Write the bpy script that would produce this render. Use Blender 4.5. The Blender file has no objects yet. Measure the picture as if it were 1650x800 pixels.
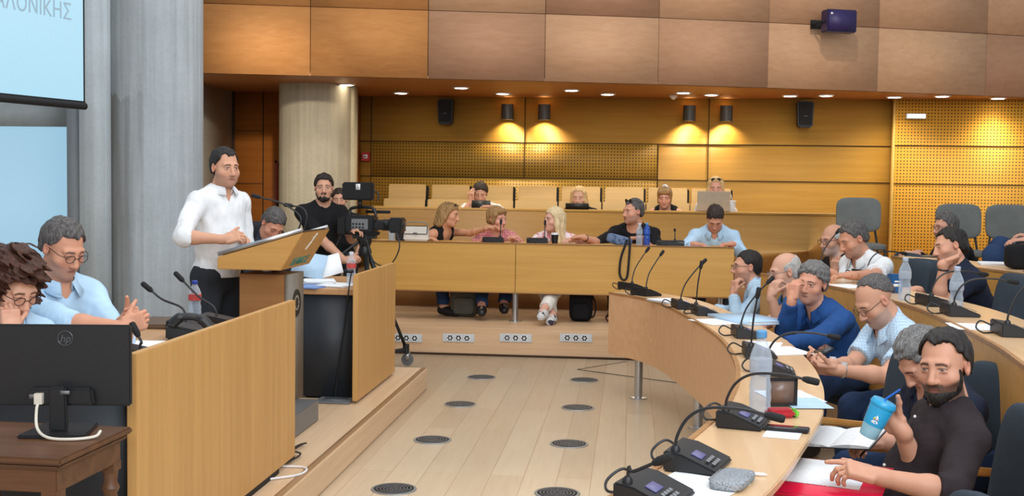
import bpy, math, random
import numpy as np
from mathutils import Vector, Matrix

random.seed(7)
rng = np.random.default_rng(7)
PI = math.pi
SC = bpy.context.scene
COL = SC.collection

# ------------------------------------------------------------------ camera, world, light, exposure
CAM_H, FPX = 1.65, 1850.0
_pitch = math.atan(101.7 / FPX); _yaw = math.atan(190 / FPX * math.cos(_pitch)); _roll = .014
CF = np.array([-math.sin(_yaw)*math.cos(_pitch), math.cos(_yaw)*math.cos(_pitch), -math.sin(_pitch)])
_r0 = np.array([math.cos(_yaw), math.sin(_yaw), 0.]); _u0 = np.cross(_r0, CF)
CR = _r0*math.cos(_roll) + _u0*math.sin(_roll); CU = -_r0*math.sin(_roll) + _u0*math.cos(_roll)
CC = np.array([0, 0, CAM_H])
cam_data = bpy.data.cameras.new('camera')
cam = bpy.data.objects.new('camera', cam_data); COL.objects.link(cam)
cam_data.sensor_fit = 'HORIZONTAL'; cam_data.sensor_width = 36.0
cam_data.lens = 36.0 * FPX / 1650.0
cam_data.clip_start = .05; cam_data.clip_end = 200
m = Matrix.Identity(4)
for i in range(3):
    m[i][0] = CR[i]; m[i][1] = CU[i]; m[i][2] = -CF[i]; m[i][3] = CC[i]
cam.matrix_world = m
SC.camera = cam
SC.view_settings.view_transform = 'Standard'; SC.view_settings.look = 'None'
SC.view_settings.exposure = 0.0; SC.view_settings.gamma = 1.0
SC.view_settings.use_curve_mapping = False

def lin(c):
    return tuple((x/255/12.92 if x/255 <= .04045 else ((x/255+.055)/1.055)**2.4) for x in c)

world = bpy.data.worlds.new('hall_daylight'); SC.world = world
world.use_nodes = True
bg = world.node_tree.nodes['Background']
bg.inputs[0].default_value = (.88, .93, 1.0, 1); bg.inputs[1].default_value = .60

def area_light(name, loc, target, size, power, color):
    d = bpy.data.lights.new(name, 'AREA'); d.shape = 'RECTANGLE'; d.size, d.size_y = size
    d.energy = power; d.color = color
    o = bpy.data.objects.new(name, d); COL.objects.link(o)
    o.location = loc
    o.rotation_euler = (Vector(target)-Vector(loc)).to_track_quat('-Z', 'Y').to_euler()
    return o
def spot_light(name, loc, target, power, angle, color, blend=.6, radius=.05):
    d = bpy.data.lights.new(name, 'SPOT'); d.energy = power; d.spot_size = angle; d.spot_blend = blend
    d.color = color; d.shadow_soft_size = radius
    o = bpy.data.objects.new(name, d); COL.objects.link(o); o.location = loc
    o.rotation_euler = (Vector(target)-Vector(loc)).to_track_quat('-Z', 'Y').to_euler()
    return o
area_light('hall_ceiling_light', (-.2, 6.0, 5.4), (-.2, 6.6, 0), (6.0, 7.0), 230, (1.0, .97, .93))
area_light('cool_fill', (2.6, .6, 4.4), (-4.5, 9.5, 1.8), (3.0, 2.0), 190, (.70, .86, 1.0))  # unseen cool fill, added to light the column and pier
spot_light('fascia_beam', (1.6, 9.6, 5.6), (1.7, 13.6, 3.0), 240, 1.9, (1.0, .95, .9), 1.0, .05)
spot_light('fascia_beam', (-2.2, 8.6, 5.6), (-2.4, 12.4, 3.0), 210, 1.7, (1.0, .93, .85), 1.0, .12)
spot_light('side_wall_fill', (-2.3, 8.6, 3.7), (-4.85, 14.0, 1.6), 700, .6, (1.0, .93, .82), 1.0, .1)  # unseen fill, added to brighten the beige side wall
area_light('hall_front_fill', (1.0, -2.0, 3.6), (-.2, 11.0, 1.0), (6.0, 2.5), 230, (1.0, .97, .93))  # unseen frontal fill, added to even out the desk fronts

# ------------------------------------------------------------------ places: a pixel of the photo on a known plane
def ray(px, py): return CF + CR*(px-825)/FPX - CU*(py-400)/FPX
def at_z(px, py, z): d = ray(px, py); return CC + d*((z-CAM_H)/d[2])
def at_y(px, py, y): d = ray(px, py); return CC + d*(y/d[1])
def at_x(px, py, x): d = ray(px, py); return CC + d*(x/d[0])
def at_d(px, py, D): return CC + ray(px, py)*D

# ------------------------------------------------------------------ materials
MATS = {}
class NT:
    def __init__(s, name):
        s.m = bpy.data.materials.new(name); s.m.use_nodes = True; s.t = s.m.node_tree
        s.b = s.t.nodes['Principled BSDF']; s.out = s.t.nodes['Material Output']
    def n(s, kind, **kw):
        nd = s.t.nodes.new(kind)
        for k, v in kw.items(): setattr(nd, k, v)
        return nd
    def l(s, a, b): s.t.links.new(a, b)
    def coords(s, scale=(1, 1, 1), rot=(0, 0, 0), loc=(0, 0, 0), which='Object'):
        tc = s.n('ShaderNodeTexCoord'); mp = s.n('ShaderNodeMapping')
        mp.inputs['Scale'].default_value = scale; mp.inputs['Rotation'].default_value = rot; mp.inputs['Location'].default_value = loc
        s.l(tc.outputs[which], mp.inputs['Vector']); return mp.outputs[0]
    def noise(s, vec, scale=5, detail=4, rough=.5, dist=0):
        nd = s.n('ShaderNodeTexNoise'); nd.inputs['Scale'].default_value = scale; nd.inputs['Detail'].default_value = detail
        nd.inputs['Roughness'].default_value = rough; nd.inputs['Distortion'].default_value = dist
        s.l(vec, nd.inputs['Vector']); return nd.outputs['Fac']
    def ramp(s, fac, stops):
        nd = s.n('ShaderNodeValToRGB'); cr = nd.color_ramp
        while len(cr.elements) < len(stops): cr.elements.new(.5)
        for e, (p, c) in zip(cr.elements, stops): e.position = p; e.color = (*c, 1)
        s.l(fac, nd.inputs[0]); return nd.outputs[0]
    def math(s, op, a, b=None, c=None):
        nd = s.n('ShaderNodeMath', operation=op)
        for i, v in enumerate((a, b, c)):
            if v is None: continue
            if isinstance(v, (int, float)): nd.inputs[i].default_value = v
            else: s.l(v, nd.inputs[i])
        return nd.outputs[0]
    def mix(s, fac, a, b, blend='MIX'):
        nd = s.n('ShaderNodeMix', data_type='RGBA', blend_type=blend)
        for sock, v in ((nd.inputs[0], fac), (nd.inputs[6], a), (nd.inputs[7], b)):
            if isinstance(v, (int, float)): sock.default_value = v
            elif isinstance(v, tuple): sock.default_value = (*v[:3], 1)
            else: s.l(v, sock)
        return nd.outputs[2]
    def bump(s, h, strength=.2, dist=.01):
        nd = s.n('ShaderNodeBump'); nd.inputs['Strength'].default_value = strength; nd.inputs['Distance'].default_value = dist
        s.l(h, nd.inputs['Height']); s.l(nd.outputs[0], s.b.inputs['Normal'])
    def col(s, c):
        if isinstance(c, tuple): s.b.inputs['Base Color'].default_value = (*c[:3], 1)
        else: s.l(c, s.b.inputs['Base Color'])
    def set(s, rough=None, metal=None, spec=None):
        if rough is not None: s.b.inputs['Roughness'].default_value = rough
        if metal is not None: s.b.inputs['Metallic'].default_value = metal
        if spec is not None: s.b.inputs['Specular IOR Level'].default_value = spec

def plain(name, c, rough=.5, metal=0, vary=.06, spec=.5):
    if name in MATS: return MATS[name]
    t = NT(name); L = lin(c)
    f = t.noise(t.coords(), 14, 3)
    t.col(t.ramp(f, [(.3, tuple(x*(1-vary) for x in L)), (.7, tuple(min(1, x*(1+vary)) for x in L))]))
    t.set(rough, metal, spec); MATS[name] = t.m; return t.m
def glow(name, c, strength):
    if name in MATS: return MATS[name]
    t = NT(name); t.col((.12, .12, .12)); t.b.inputs['Emission Color'].default_value = (*lin(c), 1)
    t.b.inputs['Emission Strength'].default_value = strength; MATS[name] = t.m; return t.m
def wood(name, c1, c2, grain='x', rough=.46, perf=None, fine=1.0, each=None):
    """veneer: long soft streaks along the grain; perf=(pitch, axis) adds a grid of small drilled holes"""
    if name in MATS: return MATS[name]
    t = NT(name)
    sc = {'x': (.35, 9, 9), 'y': (9, .35, 9), 'z': (9, 9, .35)}[grain]
    v = t.coords(tuple(a*fine for a in sc))
    a = t.noise(v, 2.2, 6, .6, .4)
    v2 = t.coords(tuple(a*9*fine for a in sc)); b = t.noise(v2, 3, 3, .6)
    f = t.math('ADD', t.math('MULTIPLY', a, .75), t.math('MULTIPLY', b, .25))
    c = t.ramp(f, [(.3, lin(c1)), (.7, lin(c2))])
    if each:                                                        # one veneer leaf is not quite like the next
        oi = t.n('ShaderNodeObjectInfo'); c = t.mix(oi.outputs['Random'], c, t.mix(1.0, c, lin(each), 'MULTIPLY'))
    if perf:
        pitch, rad, axes = perf
        tc = t.n('ShaderNodeTexCoord'); sp = t.n('ShaderNodeSeparateXYZ'); t.l(tc.outputs['Object'], sp.inputs[0])
        d = None
        for ax in axes:
            q = t.math('SUBTRACT', t.math('FRACT', t.math('DIVIDE', sp.outputs[ax], pitch)), .5)
            q = t.math('MULTIPLY', q, q); d = q if d is None else t.math('ADD', d, q)
        hole = t.math('LESS_THAN', d, (rad/pitch)**2)
        c = t.mix(hole, c, lin((70, 45, 14)))
    t.col(c); t.set(rough); t.bump(b, .012, .002); MATS[name] = t.m; return t.m
def cloth(name, c, rough=.85, vary=.1, pattern=None, c2=None, scale=60, bump=.35):
    if name in MATS: return MATS[name]
    t = NT(name); L = lin(c); v = t.coords()
    f = t.noise(v, 9, 4); colr = t.ramp(f, [(.3, tuple(x*(1-vary) for x in L)), (.7, tuple(min(1, x*(1+vary)) for x in L))])
    if pattern:
        tc = t.n('ShaderNodeTexCoord'); sp = t.n('ShaderNodeSeparateXYZ'); t.l(tc.outputs['Object'], sp.inputs[0])
        def band(ax, off=0):
            q = t.math('FRACT', t.math('ADD', t.math('MULTIPLY', sp.outputs[ax], scale), off)); return t.math('LESS_THAN', q, .4)
        if pattern == 'check':
            g = t.math('MULTIPLY', t.math('ADD', t.math('ADD', band('X'), band('Y')), band('Z')), .4)
        elif pattern == 'stripe': g = band('Z')
        else: g = t.math('GREATER_THAN', t.noise(v, scale, 2), .55)
        colr = t.mix(g, colr, lin(c2))
    t.col(colr); t.set(rough, spec=.25)
    v3 = t.coords((1, 1, .6)); t.bump(t.noise(v3, 7, 2, .5, 1.5), bump, .03); MATS[name] = t.m; return t.m
def thin_glass(name, c, opacity=.35, rough=.08):
    """thin clear plastic: mostly see-through, with its own gloss"""
    if name in MATS: return MATS[name]
    t = NT(name); t.col(lin(c)); t.set(rough)
    tr = t.n('ShaderNodeBsdfTransparent'); tr.inputs[0].default_value = (.93, .96, 1, 1)
    lw = t.n('ShaderNodeLayerWeight'); lw.inputs[0].default_value = .4
    f = t.math('ADD', t.math('MULTIPLY', lw.outputs['Facing'], .34), opacity); mx = t.n('ShaderNodeMixShader')
    t.l(f, mx.inputs[0]); t.l(tr.outputs[0], mx.inputs[1]); t.l(t.b.outputs[0], mx.inputs[2]); t.l(mx.outputs[0], t.out.inputs[0])
    MATS[name] = t.m; return t.m

# ------------------------------------------------------------------ mesh helpers
def V(*a): return np.array(a, float)
def nrm(v): v = np.asarray(v, float); return v/max(np.linalg.norm(v), 1e-9)
def rotz(a): c, s = math.cos(a), math.sin(a); return np.array([[c, -s, 0], [s, c, 0], [0, 0, 1.]])
def rotx(a): c, s = math.cos(a), math.sin(a); return np.array([[1, 0, 0], [0, c, -s], [0, s, c.real]])
def roty(a): c, s = math.cos(a), math.sin(a); return np.array([[c, 0, s], [0, 1, 0], [-s, 0, c]])

class MB:
    def __init__(s): s.v = []; s.f = []
    def add(s, vs, fs):
        n = len(s.v); s.v += [tuple(map(float, p)) for p in vs]; s.f += [tuple(i+n for i in f) for f in fs]; return s
    def box(s, c, size, R=None):
        h = np.array(size)/2; vs = []
        for z in (-1, 1):
            for y in (-1, 1):
                for x in (-1, 1):
                    p = h*[x, y, z]
                    vs.append((R @ p if R is not None else p)+np.array(c))
        return s.add(vs, [(0, 2, 3, 1), (4, 5, 7, 6), (0, 1, 5, 4), (2, 6, 7, 3), (0, 4, 6, 2), (1, 3, 7, 5)])
    def bb(s, a, b):
        a, b = np.array(a, float), np.array(b, float); return s.box((a+b)/2, np.abs(b-a))
    def tube(s, pts, r, n=10, cap=True):
        pts = [np.array(p, float) for p in pts]; k = len(pts); rs = [r]*k if np.isscalar(r) else list(r)
        vs = []; ref = None
        for i, p in enumerate(pts):
            t = nrm(pts[min(i+1, k-1)]-pts[max(i-1, 0)])
            if ref is None: ref = np.cross(t, [0, 0, 1.] if abs(t[2]) < .9 else [1., 0, 0])
            ref = nrm(ref-t*np.dot(ref, t)); b = np.cross(t, ref)
            for j in range(n):
                a = 2*PI*j/n; vs.append(p+rs[i]*(math.cos(a)*ref+math.sin(a)*b))
        fs = [(i*n+j, i*n+(j+1) % n, (i+1)*n+(j+1) % n, (i+1)*n+j) for i in range(k-1) for j in range(n)]
        if cap: fs += [tuple(range(n-1, -1, -1)), tuple((k-1)*n+j for j in range(n))]
        return s.add(vs, fs)
    def lathe(s, prof, c=(0, 0, 0), n=24, R=None):
        vs = []; c = np.array(c, float)
        for (r, z) in prof:
            for j in range(n):
                a = 2*PI*j/n; p = V(r*math.cos(a), r*math.sin(a), z); vs.append((R @ p if R is not None else p)+c)
        k = len(prof); fs = [(i*n+j, i*n+(j+1) % n, (i+1)*n+(j+1) % n, (i+1)*n+j) for i in range(k-1) for j in range(n)]
        fs += [tuple(range(n-1, -1, -1)), tuple((k-1)*n+j for j in range(n))]
        return s.add(vs, fs)
    def prism(s, poly, axis, a, b):
        """polygon (2-D points in the two other axes, in order) extruded along axis from a to b"""
        vs = []
        for h in (a, b):
            for (p, q) in poly: vs.append({'x': (h, p, q), 'y': (p, h, q), 'z': (p, q, h)}[axis])
        n = len(poly); fs = [(i, (i+1) % n, n+(i+1) % n, n+i) for i in range(n)] + [tuple(range(n-1, -1, -1)), tuple(range(n, 2*n))]
        return s.add(vs, fs)
    def strip(s, A, B):
        n = len(A); return s.add(list(A)+list(B), [(i, i+1, n+i+1, n+i) for i in range(n-1)])
    def ribbon(s, inner, outer, z0, z1):
        """closed curved slab between two plan polylines"""
        n = len(inner); vs = []
        for z in (z0, z1):
            for P in (inner, outer): vs += [(p[0], p[1], z) for p in P]
        a, b, c, d = 0, n, 2*n, 3*n; fs = []
        for i in range(n-1):
            fs += [(c+i, c+i+1, d+i+1, d+i), (a+i, b+i, b+i+1, a+i+1), (a+i, a+i+1, c+i+1, c+i), (b+i, d+i, d+i+1, b+i+1)]
        fs += [(a, c, d, b), (a+n-1, b+n-1, d+n-1, c+n-1)]
        return s.add(vs, fs)
    def ball(s, c, r, n=12, m=8, R=None):
        r = np.array([r]*3 if np.isscalar(r) else r, float); vs = []; c = np.array(c, float)
        for i in range(m+1):
            th = PI*i/m
            for j in range(n):
                ph = 2*PI*j/n; p = r*V(math.sin(th)*math.cos(ph), math.sin(th)*math.sin(ph), math.cos(th)); vs.append((R @ p if R is not None else p)+c)
        fs = [(i*n+j, (i+1)*n+j, (i+1)*n+(j+1) % n, i*n+(j+1) % n) for i in range(m) for j in range(n)]
        return s.add(vs, fs)
    def xf(s, R=None, t=(0, 0, 0)):
        v = np.array(s.v); v = (v @ R.T if R is not None else v)+np.array(t); s.v = [tuple(p) for p in v]; return s

WORLD = {}
def mesh_obj(name, me, mat, parent=None, smooth=True, world=False):
    o = bpy.data.objects.new(name, me); COL.objects.link(o)
    for mm in (mat if isinstance(mat, (list, tuple)) else [mat]): me.materials.append(mm)
    if parent is not None:
        o.parent = parent
        M = WORLD.get(parent.name)
        if world and M is not None: me.transform(M.inverted())
        WORLD[o.name] = M if M is not None else Matrix.Identity(4)
    if smooth:
        me.polygons.foreach_set('use_smooth', [True]*len(me.polygons))
    return o
def obj(name, mb, mat, parent=None, world=False, bevel=0, smooth=True, angle=35, seg=2):
    me = bpy.data.meshes.new(name); me.from_pydata(mb.v, [], mb.f); me.validate()
    import bmesh
    bm = bmesh.new(); bm.from_mesh(me); bmesh.ops.remove_doubles(bm, verts=bm.verts, dist=1e-5)
    bmesh.ops.recalc_face_normals(bm, faces=bm.faces)
    bm.normal_update()
    if bevel:
        es = [e for e in bm.edges if e.is_manifold and e.calc_face_angle(0) > .6]
        bmesh.ops.bevel(bm, geom=es, offset=bevel, segments=seg, affect='EDGES', clamp_overlap=True)
    bm.normal_update()
    for e in bm.edges:
        e.smooth = not (len(e.link_faces) == 2 and e.calc_face_angle(0) > math.radians(angle))
    bm.to_mesh(me); bm.free()
    o = mesh_obj(name, me, mat, parent, smooth, world)
    if bevel: md = o.modifiers.new('normals', 'WEIGHTED_NORMAL'); md.keep_sharp = True; md.weight = 90
    return o
def tag(o, label, cat, group=None):
    o['label'] = label; o['category'] = cat
    if group: o['group'] = group
    return o
def thing(name, label, cat, loc=(0, 0, 0), rz=0, group=None):
    o = bpy.data.objects.new(name, None); COL.objects.link(o); o.empty_display_size = .05
    o.location = tuple(map(float, loc)); o.rotation_euler = (0, 0, rz)
    WORLD[o.name] = Matrix.Translation(Vector(tuple(map(float, loc)))) @ Matrix.Rotation(rz, 4, 'Z')
    return tag(o, label, cat, group)
def struct(name, mb, mat, bevel=0, **k):
    o = obj(name, mb, mat, bevel=bevel, **k); o['kind'] = 'structure'; return o
def dup(root, loc, rz=0, label=None, group=None, scale=1):
    r = root.copy(); COL.objects.link(r); r.location = tuple(map(float, loc)); r.rotation_euler = (0, 0, rz); r.scale = (scale,)*3
    WORLD[r.name] = Matrix.Translation(Vector(tuple(map(float, loc)))) @ Matrix.Rotation(rz, 4, 'Z')
    if label: r['label'] = label
    if group: r['group'] = group
    for ch in root.children:
        c = ch.copy(); COL.objects.link(c); c.parent = r
        for g in ch.children:
            d = g.copy(); COL.objects.link(d); d.parent = c
    return r
def text_mesh(name, s, size, mat, M, parent=None, depth=.001, align='CENTER', shear=0, xscale=1):
    """flat raised lettering as a mesh, laid out by the matrix M (x along the line, y up, z out)"""
    cu = bpy.data.curves.new(name, 'FONT'); cu.body = s; cu.size = size; cu.extrude = depth; cu.align_x = align; cu.align_y = 'CENTER'; cu.shear = shear
    t = bpy.data.objects.new(name+'_tmp', cu); COL.objects.link(t)
    bpy.context.view_layer.update()
    me = bpy.data.meshes.new_from_object(t.evaluated_get(bpy.context.evaluated_depsgraph_get()))
    bpy.data.objects.remove(t); bpy.data.curves.remove(cu)
    me.transform(Matrix.Diagonal((xscale, 1, 1, 1))); me.transform(M); me.materials.clear()
    return mesh_obj(name, me, mat, parent, False, True)
def frame(o, x, y):
    x = Vector(x).normalized(); y = Vector(y); z = x.cross(y).normalized(); y = z.cross(x)
    M = Matrix.Identity(4)
    for i in range(3): M[i][0] = x[i]; M[i][1] = y[i]; M[i][2] = z[i]; M[i][3] = o[i]
    return M
def smooth_path(P, n):
    """Catmull-Rom through the points"""
    P = [np.array(p, float) for p in P]; Q = [2*P[0]-P[1]]+P+[2*P[-1]-P[-2]]; out = []
    for i in range(1, len(Q)-2):
        for t in np.linspace(0, 1, n, endpoint=False):
            a, b, c, d = Q[i-1:i+3]
            out.append(.5*((2*b)+(-a+c)*t+(2*a-5*b+4*c-d)*t*t+(-a+3*b-3*c+d)*t**3))
    return out+[P[-1]]
def offset_path(P, d):
    """plan polyline moved sideways (to the right of its direction for d>0)"""
    out = []
    for i, p in enumerate(P):
        t = nrm((P[min(i+1, len(P)-1)]-P[max(i-1, 0)])[:2]); out.append(np.array([p[0]+t[1]*d, p[1]-t[0]*d]))
    return out
# ------------------------------------------------------------------ the setting
W_FASCIA = wood('fascia_veneer', (188, 144, 106), (206, 162, 124), rough=.8, each=(214, 204, 206))
W_FASCIA_WLIT = wood('fascia_veneer_warm_lit', (188, 124, 64), (208, 146, 84), rough=.8, each=(236, 232, 224))  # left panels: warmer room light put into the veneer colour
W_BACK = wood('back_veneer', (186, 137, 54), (206, 157, 72), rough=.5)
W_BACK_P = wood('back_veneer_perforated', (184, 140, 52), (204, 160, 68), rough=.5, perf=(.040, .0088, ('X', 'Z')))
W_RIGHT_P = wood('right_veneer_perforated', (210, 152, 44), (226, 170, 60), rough=.65, perf=(.040, .0088, ('X', 'Z')))
W_DESK = wood('desk_veneer', (188, 139, 62), (208, 160, 82))
W_DESK_V = wood('desk_veneer_upright', (184, 138, 78), (206, 160, 98), grain='z')
W_RING = wood('ring_veneer', (204, 156, 112), (220, 176, 132))
W_TOP = wood('desk_top_veneer', (206, 166, 124), (222, 186, 144), grain='y', rough=.28)
W_EDGE = wood('desk_edge_wood', (150, 104, 58), (176, 128, 78))
W_RISER = wood('riser_oak', (196, 158, 120), (216, 182, 146))
W_RED = wood('door_veneer', (150, 84, 28), (178, 106, 42))
BLACK = plain('black_plastic', (22, 23, 26), .45)
BLACK_M = plain('black_matt', (18, 18, 20), .8)
CHROME = plain('brushed_steel', (190, 192, 195), .28, .9)
GREY_M = plain('grey_metal', (122, 124, 126), .5, .2)
WHITE = plain('white_plastic', (225, 226, 228), .5)
SEAM = plain('seam_dark', (60, 38, 18), .9)

def floor_mat():
    t = NT('oak_plank_floor')
    v = t.coords((1, 1, 1), (0, 0, PI/2))
    br = t.n('ShaderNodeTexBrick'); br.offset = .37; br.inputs['Scale'].default_value = 1
    br.inputs['Brick Width'].default_value = 1.9; br.inputs['Row Height'].default_value = .19
    br.inputs['Mortar Size'].default_value = .0022; br.inputs['Mortar Smooth'].default_value = .3; br.inputs['Bias'].default_value = 0
    br.inputs['Color1'].default_value = (*lin((200, 178, 148)), 1); br.inputs['Color2'].default_value = (*lin((218, 200, 172)), 1)
    br.inputs['Mortar'].default_value = (*lin((160, 122, 84)), 1); t.l(v, br.inputs['Vector'])
    g = t.noise(t.coords((10, .8, 1)), 3, 6, .6, .6)
    c = t.mix(.35, br.outputs['Color'], t.ramp(g, [(.3, lin((198, 174, 144))), (.7, lin((224, 206, 180)))]))
    t.col(c); t.set(.3); MATS['floor'] = t.m; return t.m
def concrete(name, c, stain=False):
    t = NT(name); L = lin(c); v = t.coords()
    a = t.noise(v, 1.2, 6, .6); b = t.noise(v, 30, 4); st = t.noise(t.coords((9, 9, .35)), 2, 4)
    f = t.math('ADD', t.math('ADD', t.math('MULTIPLY', a, .45), t.math('MULTIPLY', st, .4)), t.math('MULTIPLY', b, .15))
    k = t.ramp(f, [(.32, tuple(x*.72 for x in L)), (.66, tuple(x*1.12 for x in L))])
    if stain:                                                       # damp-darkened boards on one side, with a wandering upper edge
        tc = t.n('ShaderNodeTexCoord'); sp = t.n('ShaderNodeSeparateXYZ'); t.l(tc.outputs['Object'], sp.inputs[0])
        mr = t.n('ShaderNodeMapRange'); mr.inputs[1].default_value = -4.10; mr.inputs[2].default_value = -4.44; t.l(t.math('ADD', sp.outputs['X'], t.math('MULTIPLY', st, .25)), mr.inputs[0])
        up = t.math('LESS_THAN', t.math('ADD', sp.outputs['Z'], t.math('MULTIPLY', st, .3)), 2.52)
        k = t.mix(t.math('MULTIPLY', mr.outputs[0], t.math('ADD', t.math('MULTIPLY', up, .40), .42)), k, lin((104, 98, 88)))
    t.col(k); t.set(.85, spec=.2)
    t.bump(t.math('ADD', b, st), .25, .01); return t.m
CONC = concrete('board_marked_concrete', (178, 187, 193), True); CONC_L = concrete('pale_concrete', (196, 207, 213)); CONC_D = concrete('dark_concrete', (136, 142, 146))
BEIGE = plain('beige_panel', (196, 186, 164), .6)

struct('floor', MB().bb((-9, -4, -.06), (9, 15.6, 0)), floor_mat())
b = MB()
b.tube([at_z(930, 596, 0.001), at_z(1050, 612, .001), at_z(1110, 620, .001)], .004, 4); b.tube([at_z(930, 596, 0.001), at_z(985, 587, .001), at_z(1010, 583, .001)], .003, 4)
struct('trim_1', b, SEAM)
# dais on the left
DAIS = wood('dais_oak', (196, 164, 128), (218, 188, 154), grain='y')
b = MB().bb((-9, -3, 0), (-1.6, 9.05, .17)); o = struct('floor_dais', b, DAIS, bevel=.008)
struct('trim_2', MB().bb((-1.64, -3, .1705), (-1.607, 9.04, .1745)), wood('nosing_oak', (150, 112, 74), (178, 140, 100), grain='y'))
# rear tiers
b = MB().bb((-4.6, 10.92, 0), (1.9, 12.75, .27)); struct('floor_tier', b, W_RISER, bevel=.008)
for x in (-1.9, -1.32, -.86, -.2): pass
struct('trim_3', MB().bb((-4.6, 10.90, 0), (1.9, 10.93, .018)), SEAM)
struct('floor_tier_upper', MB().bb((-3.5, 12.75, 0), (6.5, 15.2, .55)), W_RISER)
# right hand tiers follow the ring of desks
R2 = smooth_path([at_z(*p, 1.0)[:2] for p in [(1226, 441), (1340, 462), (1456, 490), (1530, 520), (1600, 555), (1650, 590)]] + [V(1.36, 3.6), V(1.02, 2.8), V(.6, 2.0)], 5)
R3 = smooth_path([at_z(*p, 1.1)[:2] for p in [(1436, 413), (1540, 428), (1650, 442)]] + [V(2.74, 6.6), V(2.6, 5.2), V(2.3, 4.0)], 5)
def tier(name, path, off, h, right):
    A = offset_path(path, off); poly = [(p[0], p[1]) for p in A]+[(right, A[-1][1]), (right, A[0][1])]
    struct(name, MB().prism(poly, 'z', 0, h), W_RISER)
def step_side(P): return -1
tier('floor_tier_middle', R2, -.10, .2, 6.4); tier('floor_tier_right', R3, -.12, .3, 6.41)

# back wall: veneer panels, a perforated band, dark seams
YB = 15.1
b = MB().bb((-3.62, YB, 0), (3.3, YB+.12, 2.82)); struct('wall_back', b, W_BACK)
b = MB().bb((-3.45, YB-.008, 1.75), (.34, YB, 2.2)).bb((-3.45, YB-.008, .6), (.34, YB, 1.735)); struct('wall_back_perforated', b, W_BACK_P)
b = MB()
for z in (1.743, 2.208): b.bb((-3.6, YB-.012, z-.005), (3.29, YB-.002, z+.005))
for x, z0, z1 in ((-3.455, .6, 2.8), (-1.4, 1.74, 2.8), (.345, .6, 2.2), (.99, .6, 2.8)): b.bb((x-.005, YB-.012, z0), (x+.005, YB-.002, z1))
struct('trim_4', b, SEAM)
# the perforated section at the right stands a little proud
b = MB().bb((3.3, YB-.16, 0), (6.5, YB+.1, 2.82)); struct('wall_right_rear', b, W_RIGHT_P)
b = MB()
for z in (1.735, 2.215): b.bb((3.3, YB-.168, z-.005), (6.5, YB-.158, z+.005))
struct('trim_5', b, SEAM)
struct('trim_6', MB().bb((3.275, YB-.168, .3), (3.30, YB-.05, 2.8)), wood('edge_strip', (206, 166, 84), (222, 182, 100), grain='z'))
# left rear: beige side wall, red-brown panels
b = MB().bb((-5.3, 11.5, 0), (-5.12, 14.5, 2.82)); struct('wall_left_rear', b, BEIGE)
b = MB().bb((-5.3, 14.42, 0), (-3.62, 14.55, 2.82)).bb((-3.7, 14.5, 0), (-3.60, 15.2, 2.82)); struct('wall_left_panelled', b, W_RED)
b = MB()
for z in (1.62, 2.3): b.bb((-5.12, 14.412, z-.004), (-4.72, 14.421, z+.004))
b.bb((-4.722, 14.41, 0), (-4.71, 14.425, 2.8)).bb((-4.28, 14.41, 0), (-4.268, 14.425, 2.8)); b.bb((-5.118, 14.40, 0), (-5.09, 14.43, 2.8))
struct('trim_7', b, SEAM)
# fascia of flat veneer panels over the soffit, angled away to the right
ZS = 2.8
FX = [(-6.2, 11.55), (-4.76, 11.9), (-3.47, 12.2), (-2.23, 12.47), (-.97, 12.74), (.28, 13.05), (1.53, 13.42), (2.84, 13.85), (4.21, 14.38), (5.6, 14.95)]
for i in range(len(FX)-1):
    a, c = V(*FX[i]), V(*FX[i+1]); d = nrm(c-a); n = V(-d[1], d[0])
    for j, (z0, z1) in enumerate(((ZS, ZS+.735), (ZS+.743, ZS+1.48))):
        a2, c2 = a+d*.004, c-d*.004
        poly = [a2, c2, c2+n*.05, a2+n*.05]
        warm = i <= 2
        struct('wall_fascia', MB().prism([tuple(p) for p in poly], 'z', z0, z1), W_FASCIA_WLIT if warm else W_FASCIA)
n = [V(*p)+V(-.02, .03) for p in FX]
b = MB(); b.prism([tuple(p) for p in n]+[tuple(p+V(-.01, .06)) for p in n[::-1]], 'z', ZS+.01, ZS+1.5); struct('wall_fascia_backing', b, SEAM)
b = MB(); b.prism([tuple(V(*p)+V(0, .004)) for p in FX]+[(6.5, 15.25), (-6.3, 15.25)], 'z', ZS, ZS+.03)
struct('ceiling_soffit', b, wood('soffit_veneer', (150, 94, 48), (172, 114, 64)))

# board-marked concrete columns
def column(name, cx, cy, r, h, mat, flat=None):
    prof = []; n = 40
    for k in range(n):
        a = 2*PI*(k+.5)/n
        for da in (-PI/n+.006, PI/n-.006): prof.append((cx+r*math.cos(a+da), cy+r*math.sin(a+da)))
    b = MB().prism(prof, 'z', 0, h)
    return struct(name, b, mat, smooth=False)
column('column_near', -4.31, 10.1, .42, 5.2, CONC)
struct('wall_left_pier', MB().bb((at_y(128, 300, 9.6)[0], 9.6, 0), (at_y(164, 300, 9.6)[0], 10.7, 5.2)), CONC_L)
column('column_far', -3.76, 13.5, .44, 2.8, concrete('warm_concrete', (176, 164, 140)))
struct('column_far_fin', MB().bb((-3.44, 13.44, 0), (-3.285, 13.62, 2.8)), concrete('fin_concrete', (186, 172, 140)))
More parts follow.
